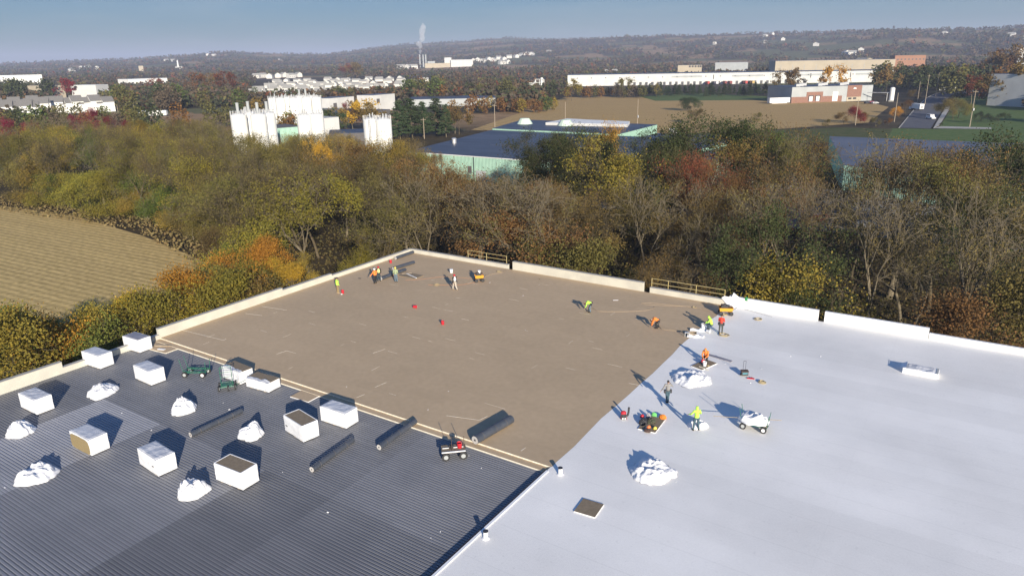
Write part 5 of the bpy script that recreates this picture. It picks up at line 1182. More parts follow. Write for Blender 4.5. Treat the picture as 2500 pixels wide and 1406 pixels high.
one('metal_bar', MB().box((0, 0, .02), (d.length, .07, .04)), steel, 'long thin metal bar lying below the white parapet', 'bar', loc=((s0.x+s1.x)/2, (s0.y+s1.y)/2, 10), rz=math.atan2(d.y, d.x))
one('timber_plank', MB().box((0, 0, .06), (1.5, .14, .1)), timber, 'pale plank resting by the fallen green cart', 'plank', loc=tuple(P(1131, 1400, 10)) if False else tuple(P(398, 845, 9.86)), rz=.5)
# low white bundle on the right of the white roof
c = P(2247, 911); t = thing('insulation_bundle', 'low half-used white bundle alone on the right of the white roof', 'insulation bundle', tuple(c), -.0, None)
wrapped_box(2.44, 1.2, .42, 55, 'wrap', film, t); top_sheet(2.0, 1.16, .44, 12, filmtop, t, 'top_film', .07); MB().box((1.12, 0, .42), (.16, 1.16, .05)).build('board_edge', greyw, t)
lf = MB().add([(-1.25, -.6, .42), (-1.25, .6, .42), (-1.0, -.6, .52), (-1.0, .6, .55), (-1.42, -.5, .33), (-1.42, .5, .36)], [(0, 1, 3, 2), (4, 5, 1, 0)]).build('loose_film', film, t)
# white lifted membrane corners by the seam
for (px, py, lb, sx) in ((1697, 823, 'small white fold of membrane at the seam corner, nearer the camera', .9), (1708, 808, 'white curled membrane offcut in front of the kneeling lime worker', 1.1)):
    c = P(px, py); m_ = MB(); n = 8; vs = []
    for i in range(n+1):
        x = (i/n-.5)*1.6*sx; vs += [(x, -.25, .02+.03*math.sin(i)), (x+.05, .05, .18+.05*math.sin(i*1.7)), (x+.1, .3, .02)]
    m_.add(vs, [(3*i+k, 3*i+3+k, 3*i+4+k, 3*i+1+k) for i in range(n) for k in range(2)]); one('membrane_offcut', m_, whpar, lb, 'offcut', loc=tuple(c), rz=XA-.25)

# buckets ------------------------------------------------------------------------
def bucket(px, py, m, label, r=.16, h=.36, tip=0.0, z=10.0, lid=False, rz=0.0, loc=None, name='bucket'):
    c = Vector(loc) if loc else P(px, py, z); t = thing(name, label, 'bucket', tuple(c), rz, None)
    n = 18; vs = []
    prof = [(r*.82, 0), (r, h), (r*1.06, h), (r*1.06, h-.03), (r*.95, h), (r*.78, .02)]
    for rr, zz in prof[:2]+[(r*1.06, h-.04), (r*1.06, h+.005), (r*.94, h+.005), (r*.78, .025)]:
        for i in range(n): a = 2*PI*i/n; vs.append((math.cos(a)*rr, math.sin(a)*rr, zz))
    mb = MB().add(vs, [(k*n+i, k*n+(i+1) % n, (k+1)*n+(i+1) % n, (k+1)*n+i) for k in range(5) for i in range(n)]+[tuple(range(n-1, -1, -1)), tuple(range(5*n, 6*n))])
    o = mb.build('pail', m, t)
    hn = MB(); hp = [(math.cos(a)*r*1.08, math.sin(a)*.02, h-.05+math.sin(a)*r*.9) for a in [PI*k/8 for k in range(9)]]; hn.tube(hp, .006, 5); h2 = hn.build('handle', steel, t)
    if lid: MB().cyl((0, 0, h), (0, 0, h+.025), r*1.08, n=18).build('lid', m, t)
    if tip:
        t.rotation_euler = (0, PI/2*tip, rz); t.location.z += r*1.0
    return t
bucket(954, 642, redp, 'red bucket between the roll in the corner and the worker pair')
bucket(837, 716, redp, 'red bucket with something white, at the feet of the lone lime worker'); one('rag', MB().ball((0, 0, .05), (.13, .1, .06), 8, 5), pvc, 'white rag in front of the red bucket by the lime worker', 'rag', loc=tuple(P(834, 719)))
bucket(1081, 792, redp, 'red bucket standing alone in the middle of the tan boards')
bucket(1009, 752, redp, 'red bucket lying tipped over on the tan boards', tip=1, rz=.4)
bucket(1102, 666, pvc, 'white bucket alone near the striding worker with the red hat', r=.2, h=.42, lid=True)
bucket(1720, 893, pvc, 'white pail on the brown board of the seated orange worker', .16, .38, z=10.06)
bucket(1716, 801, pvc, 'white bucket in front of the kneeling lime worker', .19, .42)
bucket(1725, 811, pvc, 'white bucket lying beside the kneeling lime worker', .15, .36, tip=1, rz=-.3)
# coils of rope and hoses
def coil(px, py, r, label, m=rope, turns=4, name='rope_coil'):
    c = P(px, py); rg = random.Random(px); pts = []
    for i in range(turns*20+1):
        a = 2*PI*i/20; rr = r*(1+.16*math.sin(i*.37+px)+.1*rg.uniform(-1, 1)*.4-.07*(i//20)); pts.append((math.cos(a)*rr, math.sin(a)*rr*.9, .03+.018*(i//20)+.01*rg.random()))
    o = one(name, MB().tube(pts, .022, 5), m, label, 'rope coil', 'coils of rope on the white roof', loc=tuple(c)); return o
coil(1860, 934, .28, 'tight coil of brown rope right of the red scrap', turns=6); coil(1767, 818, .42, 'loose pale rope coil at the feet of the worker in red', turns=4); coil(1851, 780, .36, 'loose rope coil below the thin metal bar', turns=4)
coil(1768, 768, .3, 'rope coil in front of the yellow generator cart by the white wall', turns=3)
one('rag', MB().box((0, 0, .03), (.5, .16, .05), .3).box((.15, .06, .05), (.3, .1, .06), -.4), redp, 'red scrap lying between the wheeled tool box and the rope coil', 'scrap', loc=tuple(P(1832, 924)))
def hose(pxs, label, m, r=.02, z=10.0, name='hose', cat='hose', mats=None):
    ps = [P(x, y, z) for x, y in pxs]; pts = []
    for i in range(len(ps)-1):
        p0, p1, p2, p3 = ps[max(i-1, 0)], ps[i], ps[i+1], ps[min(i+2, len(ps)-1)]
        for k in range(6):
            t = k/6; pts.append(.5*((2*p1)+(-p0+p2)*t+(2*p0-5*p1+4*p2-p3)*t*t+(-p0+3*p1-3*p2+p3)*t**3))
    pts.append(ps[-1]); c = pts[0].copy(); pts = [(p-c)+Vector((0, 0, r)) for p in pts]
    return one(name, MB().tube(pts, r, 5), m, label, cat, None, loc=tuple(c))
tanhose = mat('tan_air_hose', (.40, .31, .21), .7, (.34, .26, .17), scale=5); orh = mat('orange_cord', (.44, .19, .09), .7, (.38, .17, .08), scale=5)
hose([(1447, 752), (1452, 756), (1462, 760), (1480, 761), (1520, 761), (1570, 759), (1594, 753), (1598, 748)], 'tan air hose trailing from the bent lime worker', tanhose)
hose([(1607, 788), (1612, 800), (1622, 805), (1650, 808), (1690, 815)], 'tan air hose leading to the bent orange worker', tanhose)
hose([(1565, 740), (1580, 744), (1640, 747), (1695, 750), (1750, 765)], 'pale hose loop running to the yellow generator cart by the white wall', tanhose, .016)
hose([(1695, 750), (1640, 745), (1590, 740), (1565, 741)], 'second strand of the pale hose loop', tanhose, .016)
hose([(1165, 688), (1130, 695), (1090, 696), (1045, 696)], 'orange cord from the small cart toward the rolls', orh, .016)
hose([(1175, 680), (1200, 670), (1225, 666), (1236, 658)], 'tan cord from the small cart to the parapet gap', tanhose, .016)
hose([(1160, 681), (1120, 678), (1080, 676), (1030, 682), (990, 684)], 'orange cord stretched past the white bucket', orh, .014)
coil(1066, 696, .35, 'flat yellowish rope tangle on the tan boards left of the striding worker', turns=3); coil(1218, 664, .3, 'flat rope tangle on the tan boards before the parapet gap', turns=3); coil(1695, 751, .2, 'small rope tangle on the hose loop', turns=2)

# carts ---------------------------------------------------------------------------
def wheel(t, x, y, r, w_, hubm, ax='y'):
    a, b_ = ((x, y-w_/2, r), (x, y+w_/2, r)) if ax == 'y' else ((x-w_/2, y, r), (x+w_/2, y, r))
    o = MB().cyl(a, b_, r, n=20).build('wheel', rubber, t)
    A_ = Vector(a); B_ = Vector(b_); e = (B_-A_).normalized()*.012; MB().cyl(A_-e, B_+e, r*.55, n=16).build('hub', hubm, o)
def green_cart(loc, rz, label, tilt=0.0, load=False):
    t = thing('roof_cart', label, 'cart', loc, rz, 'green roofing carts'); f = MB()
    for y in (-.38, .38): f.cyl((-.95, y, .5), (.95, y, .5), .03, n=8).cyl((-.95, y, .38), (.95, y, .38), .025, n=8)
    for x in (-.95, -.5, 0, .5, .95): f.cyl((x, -.38, .5), (x, .38, .5), .025, n=8)
    for x in (-.8, .7): f.cyl((x, -.34, .26), (x, .34, .26), .03, n=8).cyl((x, -.3, .26), (x, -.3, .5), .03, n=8).cyl((x, .3, .26), (x, .3, .5), .03, n=8)
    for y in (-.38, .38): f.cyl((-.9, y, .38), (-.1, y, .5), .02, n=6).cyl((.9, y, .38), (.1, y, .5), .02, n=6)
    f.build('frame', green, t)
    for y in (-.38, .38): MB().cyl((-.93, y, .5), (-1.15, y, 1.55), .022, n=8).build('upright', green, t)
    for y in (-.38, .38): MB().cyl((.93, y, .5), (1.02, y, 1.35), .022, n=8).build('upright', green, t)
    for i, (x, y) in enumerate(((-.8, -.46), (-.8, .46), (.7, -.46), (.7, .46))): wheel(t, x, y, .24, .13, pvc if i in (2, 1) else greyw)
    return t
g1 = green_cart(tuple(P(482, 916, DZ)), .5, 'green roofing cart with open frame, standing behind the upright one'); 
c = P(556, 948, DZ)
g2 = thing('roof_cart', 'green cart with tall handles and many wheels, before the torn-topped bundle', 'cart', tuple(c), XA+.3, 'green roofing carts'); f = MB()
for x in (-.42, .42): f.cyl((x, 0, .3), (x, .12, 1.75), .024, n=8)
for z_ in (.55, .95, 1.35, 1.7): f.cyl((-.42, .1*z_/1.7, z_), (.42, .1*z_/1.7, z_), .02, n=8)
f.cyl((-.42, .12, 1.75), (-.1, .12, 1.9), .02, n=6).cyl((.42, .12, 1.75), (.1, .12, 1.9), .02, n=6).build('handle_frame', green, g2)
f = MB().cyl((-.5, -.35, .28), (.5, -.35, .28), .035, n=8).cyl((-.5, .35, .28), (.5, .35, .28), .035, n=8).cyl((-.45, -.35, .28), (-.45, .35, .28), .035, n=8).cyl((.45, -.35, .28), (.45, .35, .28), .035, n=8).box((0, 0, .34), (.8, .6, .05)); f.build('chassis', green, g2)
for i, (x, y) in enumerate(((-.6, -.38), (-.6, .35), (.6, -.38), (.6, .38), (.1, -.5))): wheel(g2, x, y, .22, .12, pvc if i in (0, 4) else greyw, 'x')
MB().cyl((.55, -.3, .3), (1.6, .2, .5), .015, n=6).build('drawbar', green, g2)
# green cart with the tarp on the white roof
c = P(1842, 1046); g3 = green_cart((c.x, c.y, 10), XA-.5, 'green roofing cart carrying a heaped white tarp and a pole on the white roof'); g3.scale = (.88, .88, .95)
pl = MB().box((0, 0, .56), (1.9, .95, .06)).build('platform', brown, g3)
tarp(0, 0, 74, 40, 'heaped white tarp riding on the green cart', 12, None, .62, 1.0, 1.0, XA-.4, loc=Vector((c.x-.1, c.y+.1, 10.6)))
pp = [P(1742, 1012, 10.75), P(1908, 1029, 10.55)]; dd = pp[1]-pp[0]
one('wooden_pole', MB().cyl((-dd.length/2, 0, 0), (dd.length/2, 0, 0), .022, n=8), timber, 'long wooden pole laid through the loaded green cart', 'pole', loc=tuple((pp[0]+pp[1])/2), rz=math.atan2(dd.y, dd.x))
# cart with boards and red bucket on the deck
c = P(1107, 1112, DZ); t = thing('material_cart', 'small board-decked cart with black wheels by the seam lines', 'cart', tuple(c), XA+.16)
MB().box((0, 0, .52), (1.5, .95, .05)).build('platform', brown, t); MB().box((0, -.47, .56), (1.5, .06, .07)).box((0, .05, .56), (1.35, .05, .06)).build('white_rail', pvc, t)
f = MB()
for x in (-.5, .55): f.cyl((x, -.42, .3), (x, .42, .3), .03, n=8).cyl((x, -.35, .3), (x, -.35, .52), .025, n=8).cyl((x, .35, .3), (x, .35, .52), .025, n=8)
f.cyl((-.1, -.3, .5), (-.1, -.3, 1.55), .018, n=8).cyl((.7, -.1, .5), (.7, -.1, 1.4), .018, n=8).build('frame', rust, t)
for x, y in ((-.5, -.52), (.6, -.52), (-.5, .52), (.6, .52)): wheel(t, x, y, .26, .14, greyw)
bucket(0, 0, redp, 'red bucket riding on the board-decked cart', .17, .36, loc=(c.x+.42*math.cos(XA+.16), c.y+.42*math.sin(XA+.16), DZ+.55))
q = Vector((c.x-.15, c.y, DZ+.55)); one('tool_box', MB().box((0, 0, .1), (.3, .2, .2)).box((0, 0, .22), (.16, .03, .04)), blackp, 'black tool case next to the red bucket on the cart', 'tool box', loc=tuple(q), rz=.6)
# yellow carts
def yellow_cart(px, py, rz, label, white_top, s=1.0):
    c = P(px, py); t = thing('generator_cart', label, 'cart', tuple(c), rz, 'yellow generator carts'); 
    m_ = MB(); w_, d_ = 1.05*s, .62*s
    m_.add([(-w_/2*.88, -d_/2*.85, .42), (w_/2*.88, -d_/2*.85, .42), (w_/2*.88, d_/2*.85, .42), (-w_/2*.88, d_/2*.85, .42), (-w_/2, -d_/2, .78), (w_/2, -d_/2, .78), (w_/2, d_/2, .78), (-w_/2, d_/2, .78)], [(0, 1, 5, 4), (1, 2, 6, 5), (2, 3, 7, 6), (3, 0, 4, 7), (3, 2, 1, 0)]); m_.build('tub', yel, t)
    e = MB().box((-.12*s, 0, .82), (.5*s, .42, .34)).cyl((-.12*s, -.1, .95), (-.12*s, .12, .95), .16, n=14).cyl((.2*s, 0, .7), (.2*s, 0, 1.0), .1, n=10); e.build('engine', blackp, t)
    MB().box((.34*s, .05, .86), (.2, .3, .2)).cyl((-.3*s, .1, .9), (-.3*s, .1, 1.08), .07, n=10).build('fuel_tank', rust, t)
    MB().cyl((-.4*s, -.25, .3), (.4*s, -.25, .3), .025, n=8).cyl((-.4*s, .25, .3), (.4*s, .25, .3), .025, n=8).cyl((-.4*s, 0, .3), (-.4*s, 0, .45), .03, n=8).cyl((.4*s, 0, .3), (.4*s, 0, .45), .03, n=8).cyl((.4*s, 0, .35), (.85*s, 0, .75), .022, n=8).build('chassis', blackp, t)
    for x in (-.38*s, .38*s):
        for y in (-.34, .34): wheel(t, x, y, .2, .11, blackp)
    return c, t
c, t = yellow_cart(1170, 687, XA+.2, 'yellow cart with a small engine beside the striding worker', True, .95)
bucket(0, 0, pvc, 'white bucket set on top of the small yellow cart', .16, .28, loc=(c.x, c.y+.05, 10.99), lid=True)
c, t = yellow_cart(1771, 768, XA-.1, 'yellow generator cart standing at the start of the white parapet', False, 1.25)
one('cloth', MB().ball((0, 0, .06), (.22, .16, .09), 10, 6), tarpm, 'white cloth on the yellow generator cart by the white parapet', 'cloth', loc=(c.x+.42, c.y+.1, 10.98))
# wheeled tool box
c = P(1817, 917); t = thing('tool_box', 'dark wheeled tool box with a raised pull handle on the white roof', 'tool box', tuple(c), XA)
MB().box((0, 0, .24), (.52, .34, .3), top=.94).build('box_body', blackp, t); MB().box((0, -.175, .27), (.40, .02, .14)).build('teal_panel', mat('teal_plastic', (.07, .22, .26), .5, (.06, .18, .22), scale=4), t)
MB().box((0, 0, .42), (.56, .38, .07)).build('lid', rust, t); MB().cyl((-.09, .12, .42), (-.09, .12, 1.2), .012, n=6).cyl((.09, .12, .42), (.09, .12, 1.2), .012, n=6).cyl((-.09, .12, 1.2), (.09, .12, 1.2), .015, n=6).build('handle', blackp, t)
for x in (-.25, .25): MB().cyl((x-.03, .1, .08), (x+.03, .1, .08), .08, n=12).build('wheel', rubber, t)
# small red and black blower
c = P(1522, 1021); t = thing('leaf_blower', 'red and black backpack blower standing left of the harness heap', 'blower', tuple(c), XA)
MB().box((0, 0, .22), (.4, .3, .4), top=.85).ball((0, .05, .42), (.2, .17, .14), 12, 8).build('engine_housing', redp, t); MB().box((0, -.17, .2), (.34, .06, .36)).cyl((-.08, -.2, .1), (-.08, -.2, .34), .03, n=8).cyl((.08, -.2, .1), (.08, -.2, .34), .03, n=8).build('harness', blackp, t)
MB().tube([(.15, 0, .15), (.3, .05, .2), (.36, .12, .4), (.4, .2, .75)], .07, 10).build('air_tube', blackp, t); MB().ball((-.08, -.22, .1), (.06, .04, .07), 8, 6).ball((.08, -.22, .1), (.06, .04, .07), 8, 6).build('fuel_caps', pvc, t)
# the heap on the board
c0 = P(1591, 1036); Z0 = 10.07
def hat(px, py, m, label, z=10.07, loc=None, rz=0.0):
    c = Vector(loc) if loc else P(px, py, z); t = thing('hard_hat', label, 'hard hat', tuple(c), rz, 'hard hats on the roof')
    MB().ball((0, 0, .02), (.125, .15, .14), 16, 7, half=True).build('shell', m, t, smooth=True); vs = []; n = 20
    for k, r in enumerate((.9, 1.18)):
        for i in range(n): a = 2*PI*i/n; vs.append((math.cos(a)*.125*r, math.sin(a)*.15*r-(.03 if k and math.sin(a) < -.3 else 0), .02-.006*k))
    MB().add(vs, [(i, (i+1) % n, (i+1) % n+n, i+n) for i in range(n)]+[(i+n, (i+1) % n+n, (i+1) % n, i) for i in range(n)]).build('brim', m, t); return t
orp = mat('orange_plastic', (.85, .23, .07), .4, (.78, .20, .06), scale=4); yep = mat('yellow_plastic', (.80, .65, .12), .4, (.75, .60, .10), scale=4)
hat(1584, 1043, orp, 'orange hard hat on top of the harness heap', 10.30); hat(1599, 1046, yep, 'yellow hard hat on the bare corner of the harness board'); hat(1568, 1016, redp, 'red hard hat on the far side of the harness heap', 10.06)
def lump(px, py, w_, d_, h, m, name, label, cat, z=10.065, seed=1, rz=0.0, grp=None):
    c = P(px, py, z); bm = bmesh.new(); bmesh.ops.create_icosphere(bm, subdivisions=4, radius=1)
    for v in bm.verts:
        q = v.co.copy(); n1 = abs(mnoise.noise(q*2.2+Vector((seed, 1, 2)))); n2 = mnoise.noise(q*5+Vector((2, seed, 2)))
        k = 1-.35*n1+.12*n2; v.co = Vector((q.x*k*w_/2, q.y*k*d_/2, max(q.z, 0)**.8*k*h if q.z > 0 else 0))
    me = bpy.data.meshes.new(name); bm.to_mesh(me); bm.free(); me.materials.append(m); o = bpy.data.objects.new(name, me); COL.objects.link(o); o.location = c; o.rotation_euler = (0, 0, rz); return tag(o, label, cat, grp)
lump(1571, 1032, .62, .8, .34, blackp, 'harness', 'heap of black safety harnesses at the left of the board', 'harness', seed=3); lump(1590, 1030, .6, .7, .3, mat('dark_green_fabric', (.05, .065, .035), .9, (.08, .07, .05), scale=8), 'jacket', 'dark olive jacket in the middle of the harness heap', 'jacket', seed=5)
lump(1618, 1020, .55, .45, .26, mat('orange_fabric', (.75, .24, .03), .8, (.65, .20, .03), scale=6), 'jacket', 'orange jacket at the right end of the harness board', 'jacket', seed=7); lump(1597, 1014, .4, .3, .26, mat('green_fabric', (.18, .60, .18), .8, (.14, .5, .14), scale=6), 'vest', 'bright green vest at the back of the harness heap', 'vest', seed=8)
lump(1583, 1018, .35, .3, .34, mat('grey_bag', (.25, .24, .26), .8, (.4, .38, .4), scale=9), 'bag', 'grey and black bag behind the harnesses', 'bag', seed=9); lump(1580, 1052, .5, .4, .16, rust, 'harness', 'dark reddish harness lying at the front corner of the board', 'harness', seed=11)
one('tool_strap', MB().box((0, 0, .03), (.05, .6, .05), .1).box((.1, 0, .03), (.05, .6, .05), .1), greyw, 'grey webbing straps hanging over the front of the harness heap', 'strap', loc=tuple(P(1576, 1047, 10.07)))
lump(1716, 883, .3, .3, .3, redp, 'bag', 'dark red bag on the lap side of the seated orange worker', 'bag', seed=13)
sc_ = MB(); rgx = random.Random(4)
for (px, py) in ((1722, 899), (1708, 899), (1735, 901), (1730, 880), (1726, 884)): pass
one('foam_scrap', MB().box((0, 0, .02), (.9, .07, .04), .05), foam, 'pale foam strip along the front of the work board', 'scrap', loc=tuple(P(1718, 899, 10.07)), rz=-.35)
one('foam_scrap', MB().ball((0, 0, .02), (.12, .08, .05), 8, 5), rope, 'yellowish foam blob beside the white pail on the work board', 'scrap', loc=tuple(P(1729, 893, 10.07)))
# frame of planks near the far corner, tray by the seam
c = P(1003, 674); t = thing('board_stack', 'low pile of tan boards with white-edged planks near the far corner rolls', 'board pile', (c.x, c.y, 10), .0)
MB().box((0, 0, .05), (2.6, 1.5, .1)).build('boards', brown, t); MB().box((.3, -.2, .13), (2.3, .09, .07), -.35).build('white_plank', pvc, t); MB().box((-.9, .3, .13), (1.2, .2, .06), .8).build('plank', timber, t)
c = P(1677, 822); t = thing('stool', 'small grey stool standing at the edge of the tan boards', 'stool', (c.x, c.y, 10), .4)
MB().box((0, 0, .42), (.4, .3, .04)).build('seat', steel, t)
for x in (-.17, .17):
    for y in (-.12, .12): MB().box((x, y, .2), (.03, .03, .4)).build('leg', steel, t)
c = P(1689, 818); t = thing('tool_crate', 'open brown crate of tools right of the grey stool', 'crate', (c.x, c.y, 10), .3)
for (x, y, sx, sy) in ((0, -.24, .8, .03), (0, .24, .8, .03), (-.39, 0, .03, .45), (.39, 0, .03, .45)): MB().box((x, y, .14), (sx, sy, .24)).build('side', timber, t)
MB().box((0, 0, .02), (.8, .5, .03)).build('bottom', brown, t)
one('hammer', MB().box((0, 0, .02), (.35, .04, .04), .5).box((.15, .1, .03), (.05, .14, .05), .5), blackp, 'small dark tool lying on the white roof near the lime kneeling worker', 'tool', loc=tuple(P(1703, 823)))
one('glove', MB().box((0, 0, .02), (.35, .14, .04), .2), blackp, 'dark glove on the tan boards left of the walking pair', 'glove', loc=tuple(P(878, 680)))
one('cloth', MB().box((0, 0, .015), (.55, .1, .03), XA), pvc, 'thin white strip on the tan boards under the second guard rail', 'scrap', loc=tuple(P(1503, 733)))
gp_ = P(1818, 741, 10.9)
lump(1818, 738, .45, .2, .4, mat('green_harness', (.03, .30, .08), .8, (.02, .12, .05), scale=9), 'harness', 'green harness hanging over the white parapet', 'harness', z=10.82, seed=21).location.y = V1+.06
# litter, tiny scraps
lit = [(1045, 1000), (846, 944), (1095, 955), (786, 1002), (560, 1000), (545, 983), (298, 1008), (370, 1050), (690, 1152), (800, 1250), (12, 1190), (298, 1050), (1175, 1142), (1075, 1297), (1052, 1312), (1145, 1112), (1185, 1091), (1213, 1012), (1287, 808), (1283, 806), (1277, 722), (1858, 900), (1884, 872), (1770, 888), (1862, 845), (1832, 935), (1655, 1168), (1651, 1176), (1817, 1184), (1808, 1120), (1880, 950), (2105, 830), (2003, 870), (1930, 870), (630, 920), (1316, 695), (1196, 690)]
for i, (px, py) in enumerate(lit):
    z = 10.0 if (P(px, py).y > 33.4 or P(px, py).x > -19.4) else DZ; c = P(px, py, z); s = rnd.uniform(.03, .085)
    where = 'steel deck' if z == DZ else ('tan boards' if c.x < -19.5 else 'white roof')
    one('foam_scrap', MB().add([(-s, -s*.5, 0), (s, -s*.3, .01), (s*.7, s*.6, .012), (-s*.6, s*.5, 0), (-s*.5, -s*.2, s*.5), (s*.5, -s*.1, s*.6), (s*.4, s*.4, s*.4), (-s*.4, s*.3, s*.5)], [(0, 1, 5, 4), (1, 2, 6, 5), (2, 3, 7, 6), (3, 0, 4, 7), (4, 5, 6, 7)]), pvc, f'tiny white foam scrap lying on the {where}', 'scrap', f'foam scraps littering the {where}', loc=tuple(c), rz=rnd.uniform(0, 3))

# ------------------------------------------------------------------ people
skin = mat('skin', (.42, .24, .16), .6, (.36, .20, .13), scale=9); hair_m = mat('dark_hair', (.02, .016, .014), .7, (.035, .028, .022), scale=20)
def cloth(name, c): return mat('cloth_'+name, c, .85, tuple(x*.78 for x in c), scale=7, detail=5, bump=.3, bscale=14)
CL = {'lime': cloth('lime', (.50, .90, .10)), 'orange': cloth('orange', (.86, .25, .05)), 'red': cloth('red', (.68, .06, .035)), 'grey': cloth('grey', (.27, .26, .25)), 'jeans': cloth('denim', (.055, .105, .135)), 'darkjeans': cloth('dark_denim', (.03, .055, .075)),
      'black': cloth('black', (.02, .02, .022)), 'khaki': cloth('khaki', (.30, .22, .11)), 'cream': cloth('cream', (.55, .50, .42)), 'olive': cloth('hivis_grey', (.32, .38, .22)), 'palejeans': cloth('pale_denim', (.13, .19, .24)), 'darkgrey': cloth('dark_grey', (.075, .08, .07)), 'white': cloth('white', (.8, .8, .78)), 'yellow': cloth('pale_yellow', (.80, .78, .28)), 'boot': mat('boot_leather', (.05, .035, .025), .8, (.03, .02, .016), scale=10), 'paleboot': mat('tan_boot', (.42, .33, .22), .8, (.35, .27, .18), scale=10)}
STAND = dict(pel=(0, 0, .95), che=(0, .02, 1.34), nek=(0, .02, 1.50), hed=(0, .04, 1.645), shl=(-.19, .01, 1.43), shr=(.19, .01, 1.43), ell=(-.25, .0, 1.15), elr=(.25, .0, 1.15), wrl=(-.25, .12, .92), wrr=(.25, .12, .92),
             hpl=(-.10, 0, .92), hpr=(.10, 0, .92), knl=(-.12, .03, .50), knr=(.12, .03, .50), anl=(-.13, 0, .09), anr=(.13, 0, .09))
def pose(**k): d = dict(STAND); d.update(k); return d
WALK = pose(knl=(-.10, .22, .52), anl=(-.10, .30, .10), knr=(.10, -.02, .48), anr=(.10, -.30, .14), ell=(-.25, -.12, 1.16), wrl=(-.24, -.08, .93), elr=(.25, .12, 1.17), wrr=(.20, .32, 1.02))
BEND = pose(pel=(0, -.22, .90), che=(0, .12, 1.02), nek=(0, .28, .98), hed=(0, .40, .90), shl=(-.18, .20, 1.0), shr=(.18, .20, 1.0), ell=(-.20, .26, .72), elr=(.20, .26, .72), wrl=(-.14, .38, .50), wrr=(.14, .40, .46),
            hpl=(-.10, -.22, .88), hpr=(.10, -.22, .88), knl=(-.13, -.06, .48), knr=(.13, .0, .48), anl=(-.14, -.16, .09), anr=(.14, .06, .09))
DEEP = pose(pel=(0, -.26, .74), che=(0, .10, .92), nek=(0, .26, .90), hed=(0, .40, .80), shl=(-.18, .18, .92), shr=(.18, .18, .92), ell=(-.20, .28, .60), elr=(.20, .28, .60), wrl=(-.12, .36, .30), wrr=(.12, .38, .27),
            hpl=(-.10, -.26, .72), hpr=(.10, -.26, .72), knl=(-.16, .06, .46), knr=(.16, -.02, .40), anl=(-.16, -.14, .09), anr=(.14, -.30, .09))
SQUAT = pose(pel=(0, -.12, .36), che=(0, .02, .74), nek=(0, .10, .90), hed=(0, .17, 1.03), shl=(-.18, .04, .84), shr=(.18, .04, .84), ell=(-.24, .22, .62), elr=(.24, .22, .62), wrl=(-.10, .42, .50), wrr=(.10, .44, .48),
             hpl=(-.10, -.10, .34), hpr=(.10, -.10, .34), knl=(-.18, .30, .46), knr=(.18, .30, .46), anl=(-.16, .08, .09), anr=(.16, .08, .09))
def caps(mb, a, b, r0, r1): 
    a, b = Vector(a), Vector(b); mb.cyl(a, b, r0, r1, 12); mb.ball(a, r0, 12, 8); mb.ball(b, r1, 12, 8)
def fuse(mb, name, m, parent, vox):
    me = mb.mesh(name); o = bpy.data.objects.new(name, me); COL.objects.link(o)
    md = o.modifiers.new('r', 'REMESH'); md.mode = 'VOXEL'; md.voxel_size = vox
    s = o.modifiers.new('s', 'SMOOTH'); s.factor = .5; s.iterations = 3
    dg = bpy.context.evaluated_depsgraph_get(); me2 = bpy.data.meshes.new_from_object(o.evaluated_get(dg)); o.modifiers.clear(); o.data = me2; me2.name = name
    me2.materials.clear(); me2.materials.append(m); me2.polygons.foreach_set('use_smooth', [True]*len(me2.polygons)); o.parent = parent; return o
def V3(t): return Vector(t)
def hand(mb, el, wr, side, curl=.5):
    d = (V3(wr)-V3(el)).normalized(); up = Vector((0, 0, 1)) if abs(d.z) < .9 else Vector((0, 1, 0)); x = d.cross(up).normalized(); y = x.cross(d)
    w = V3(wr)+d*.03; pc = w+d*.055
    for k in (-.5, 0, .5): caps(mb, w+x*.022*k, pc+x*.045*k+d*.03, .018, .015)
    for i, (o_, L_) in enumerate(((-.036, .062), (-.012, .075), (.012, .072), (.035, .055))):
        p0 = pc+x*o_+d*.03; c = curl*(.7+.1*i); d1 = (d*math.cos(c)-y*math.sin(c)); d2 = (d*math.cos(c*2.1)-y*math.sin(c*2.1))
        p1 = p0+d1*L_*.5; p2 = p1+d2*L_*.5; caps(mb, p0, p1, .0105, .0098); caps(mb, p1, p2, .0098, .0085)
    t0 = w+d*.02+x*.03*(-side); t1 = t0+(d*.6+x*(-side)*.7-y*.2).normalized()*.04; t2 = t1+(d*.9-y*.3).normalized()*.03; caps(mb, t0, t1, .013, .012); caps(mb, t1, t2, .012, .010)
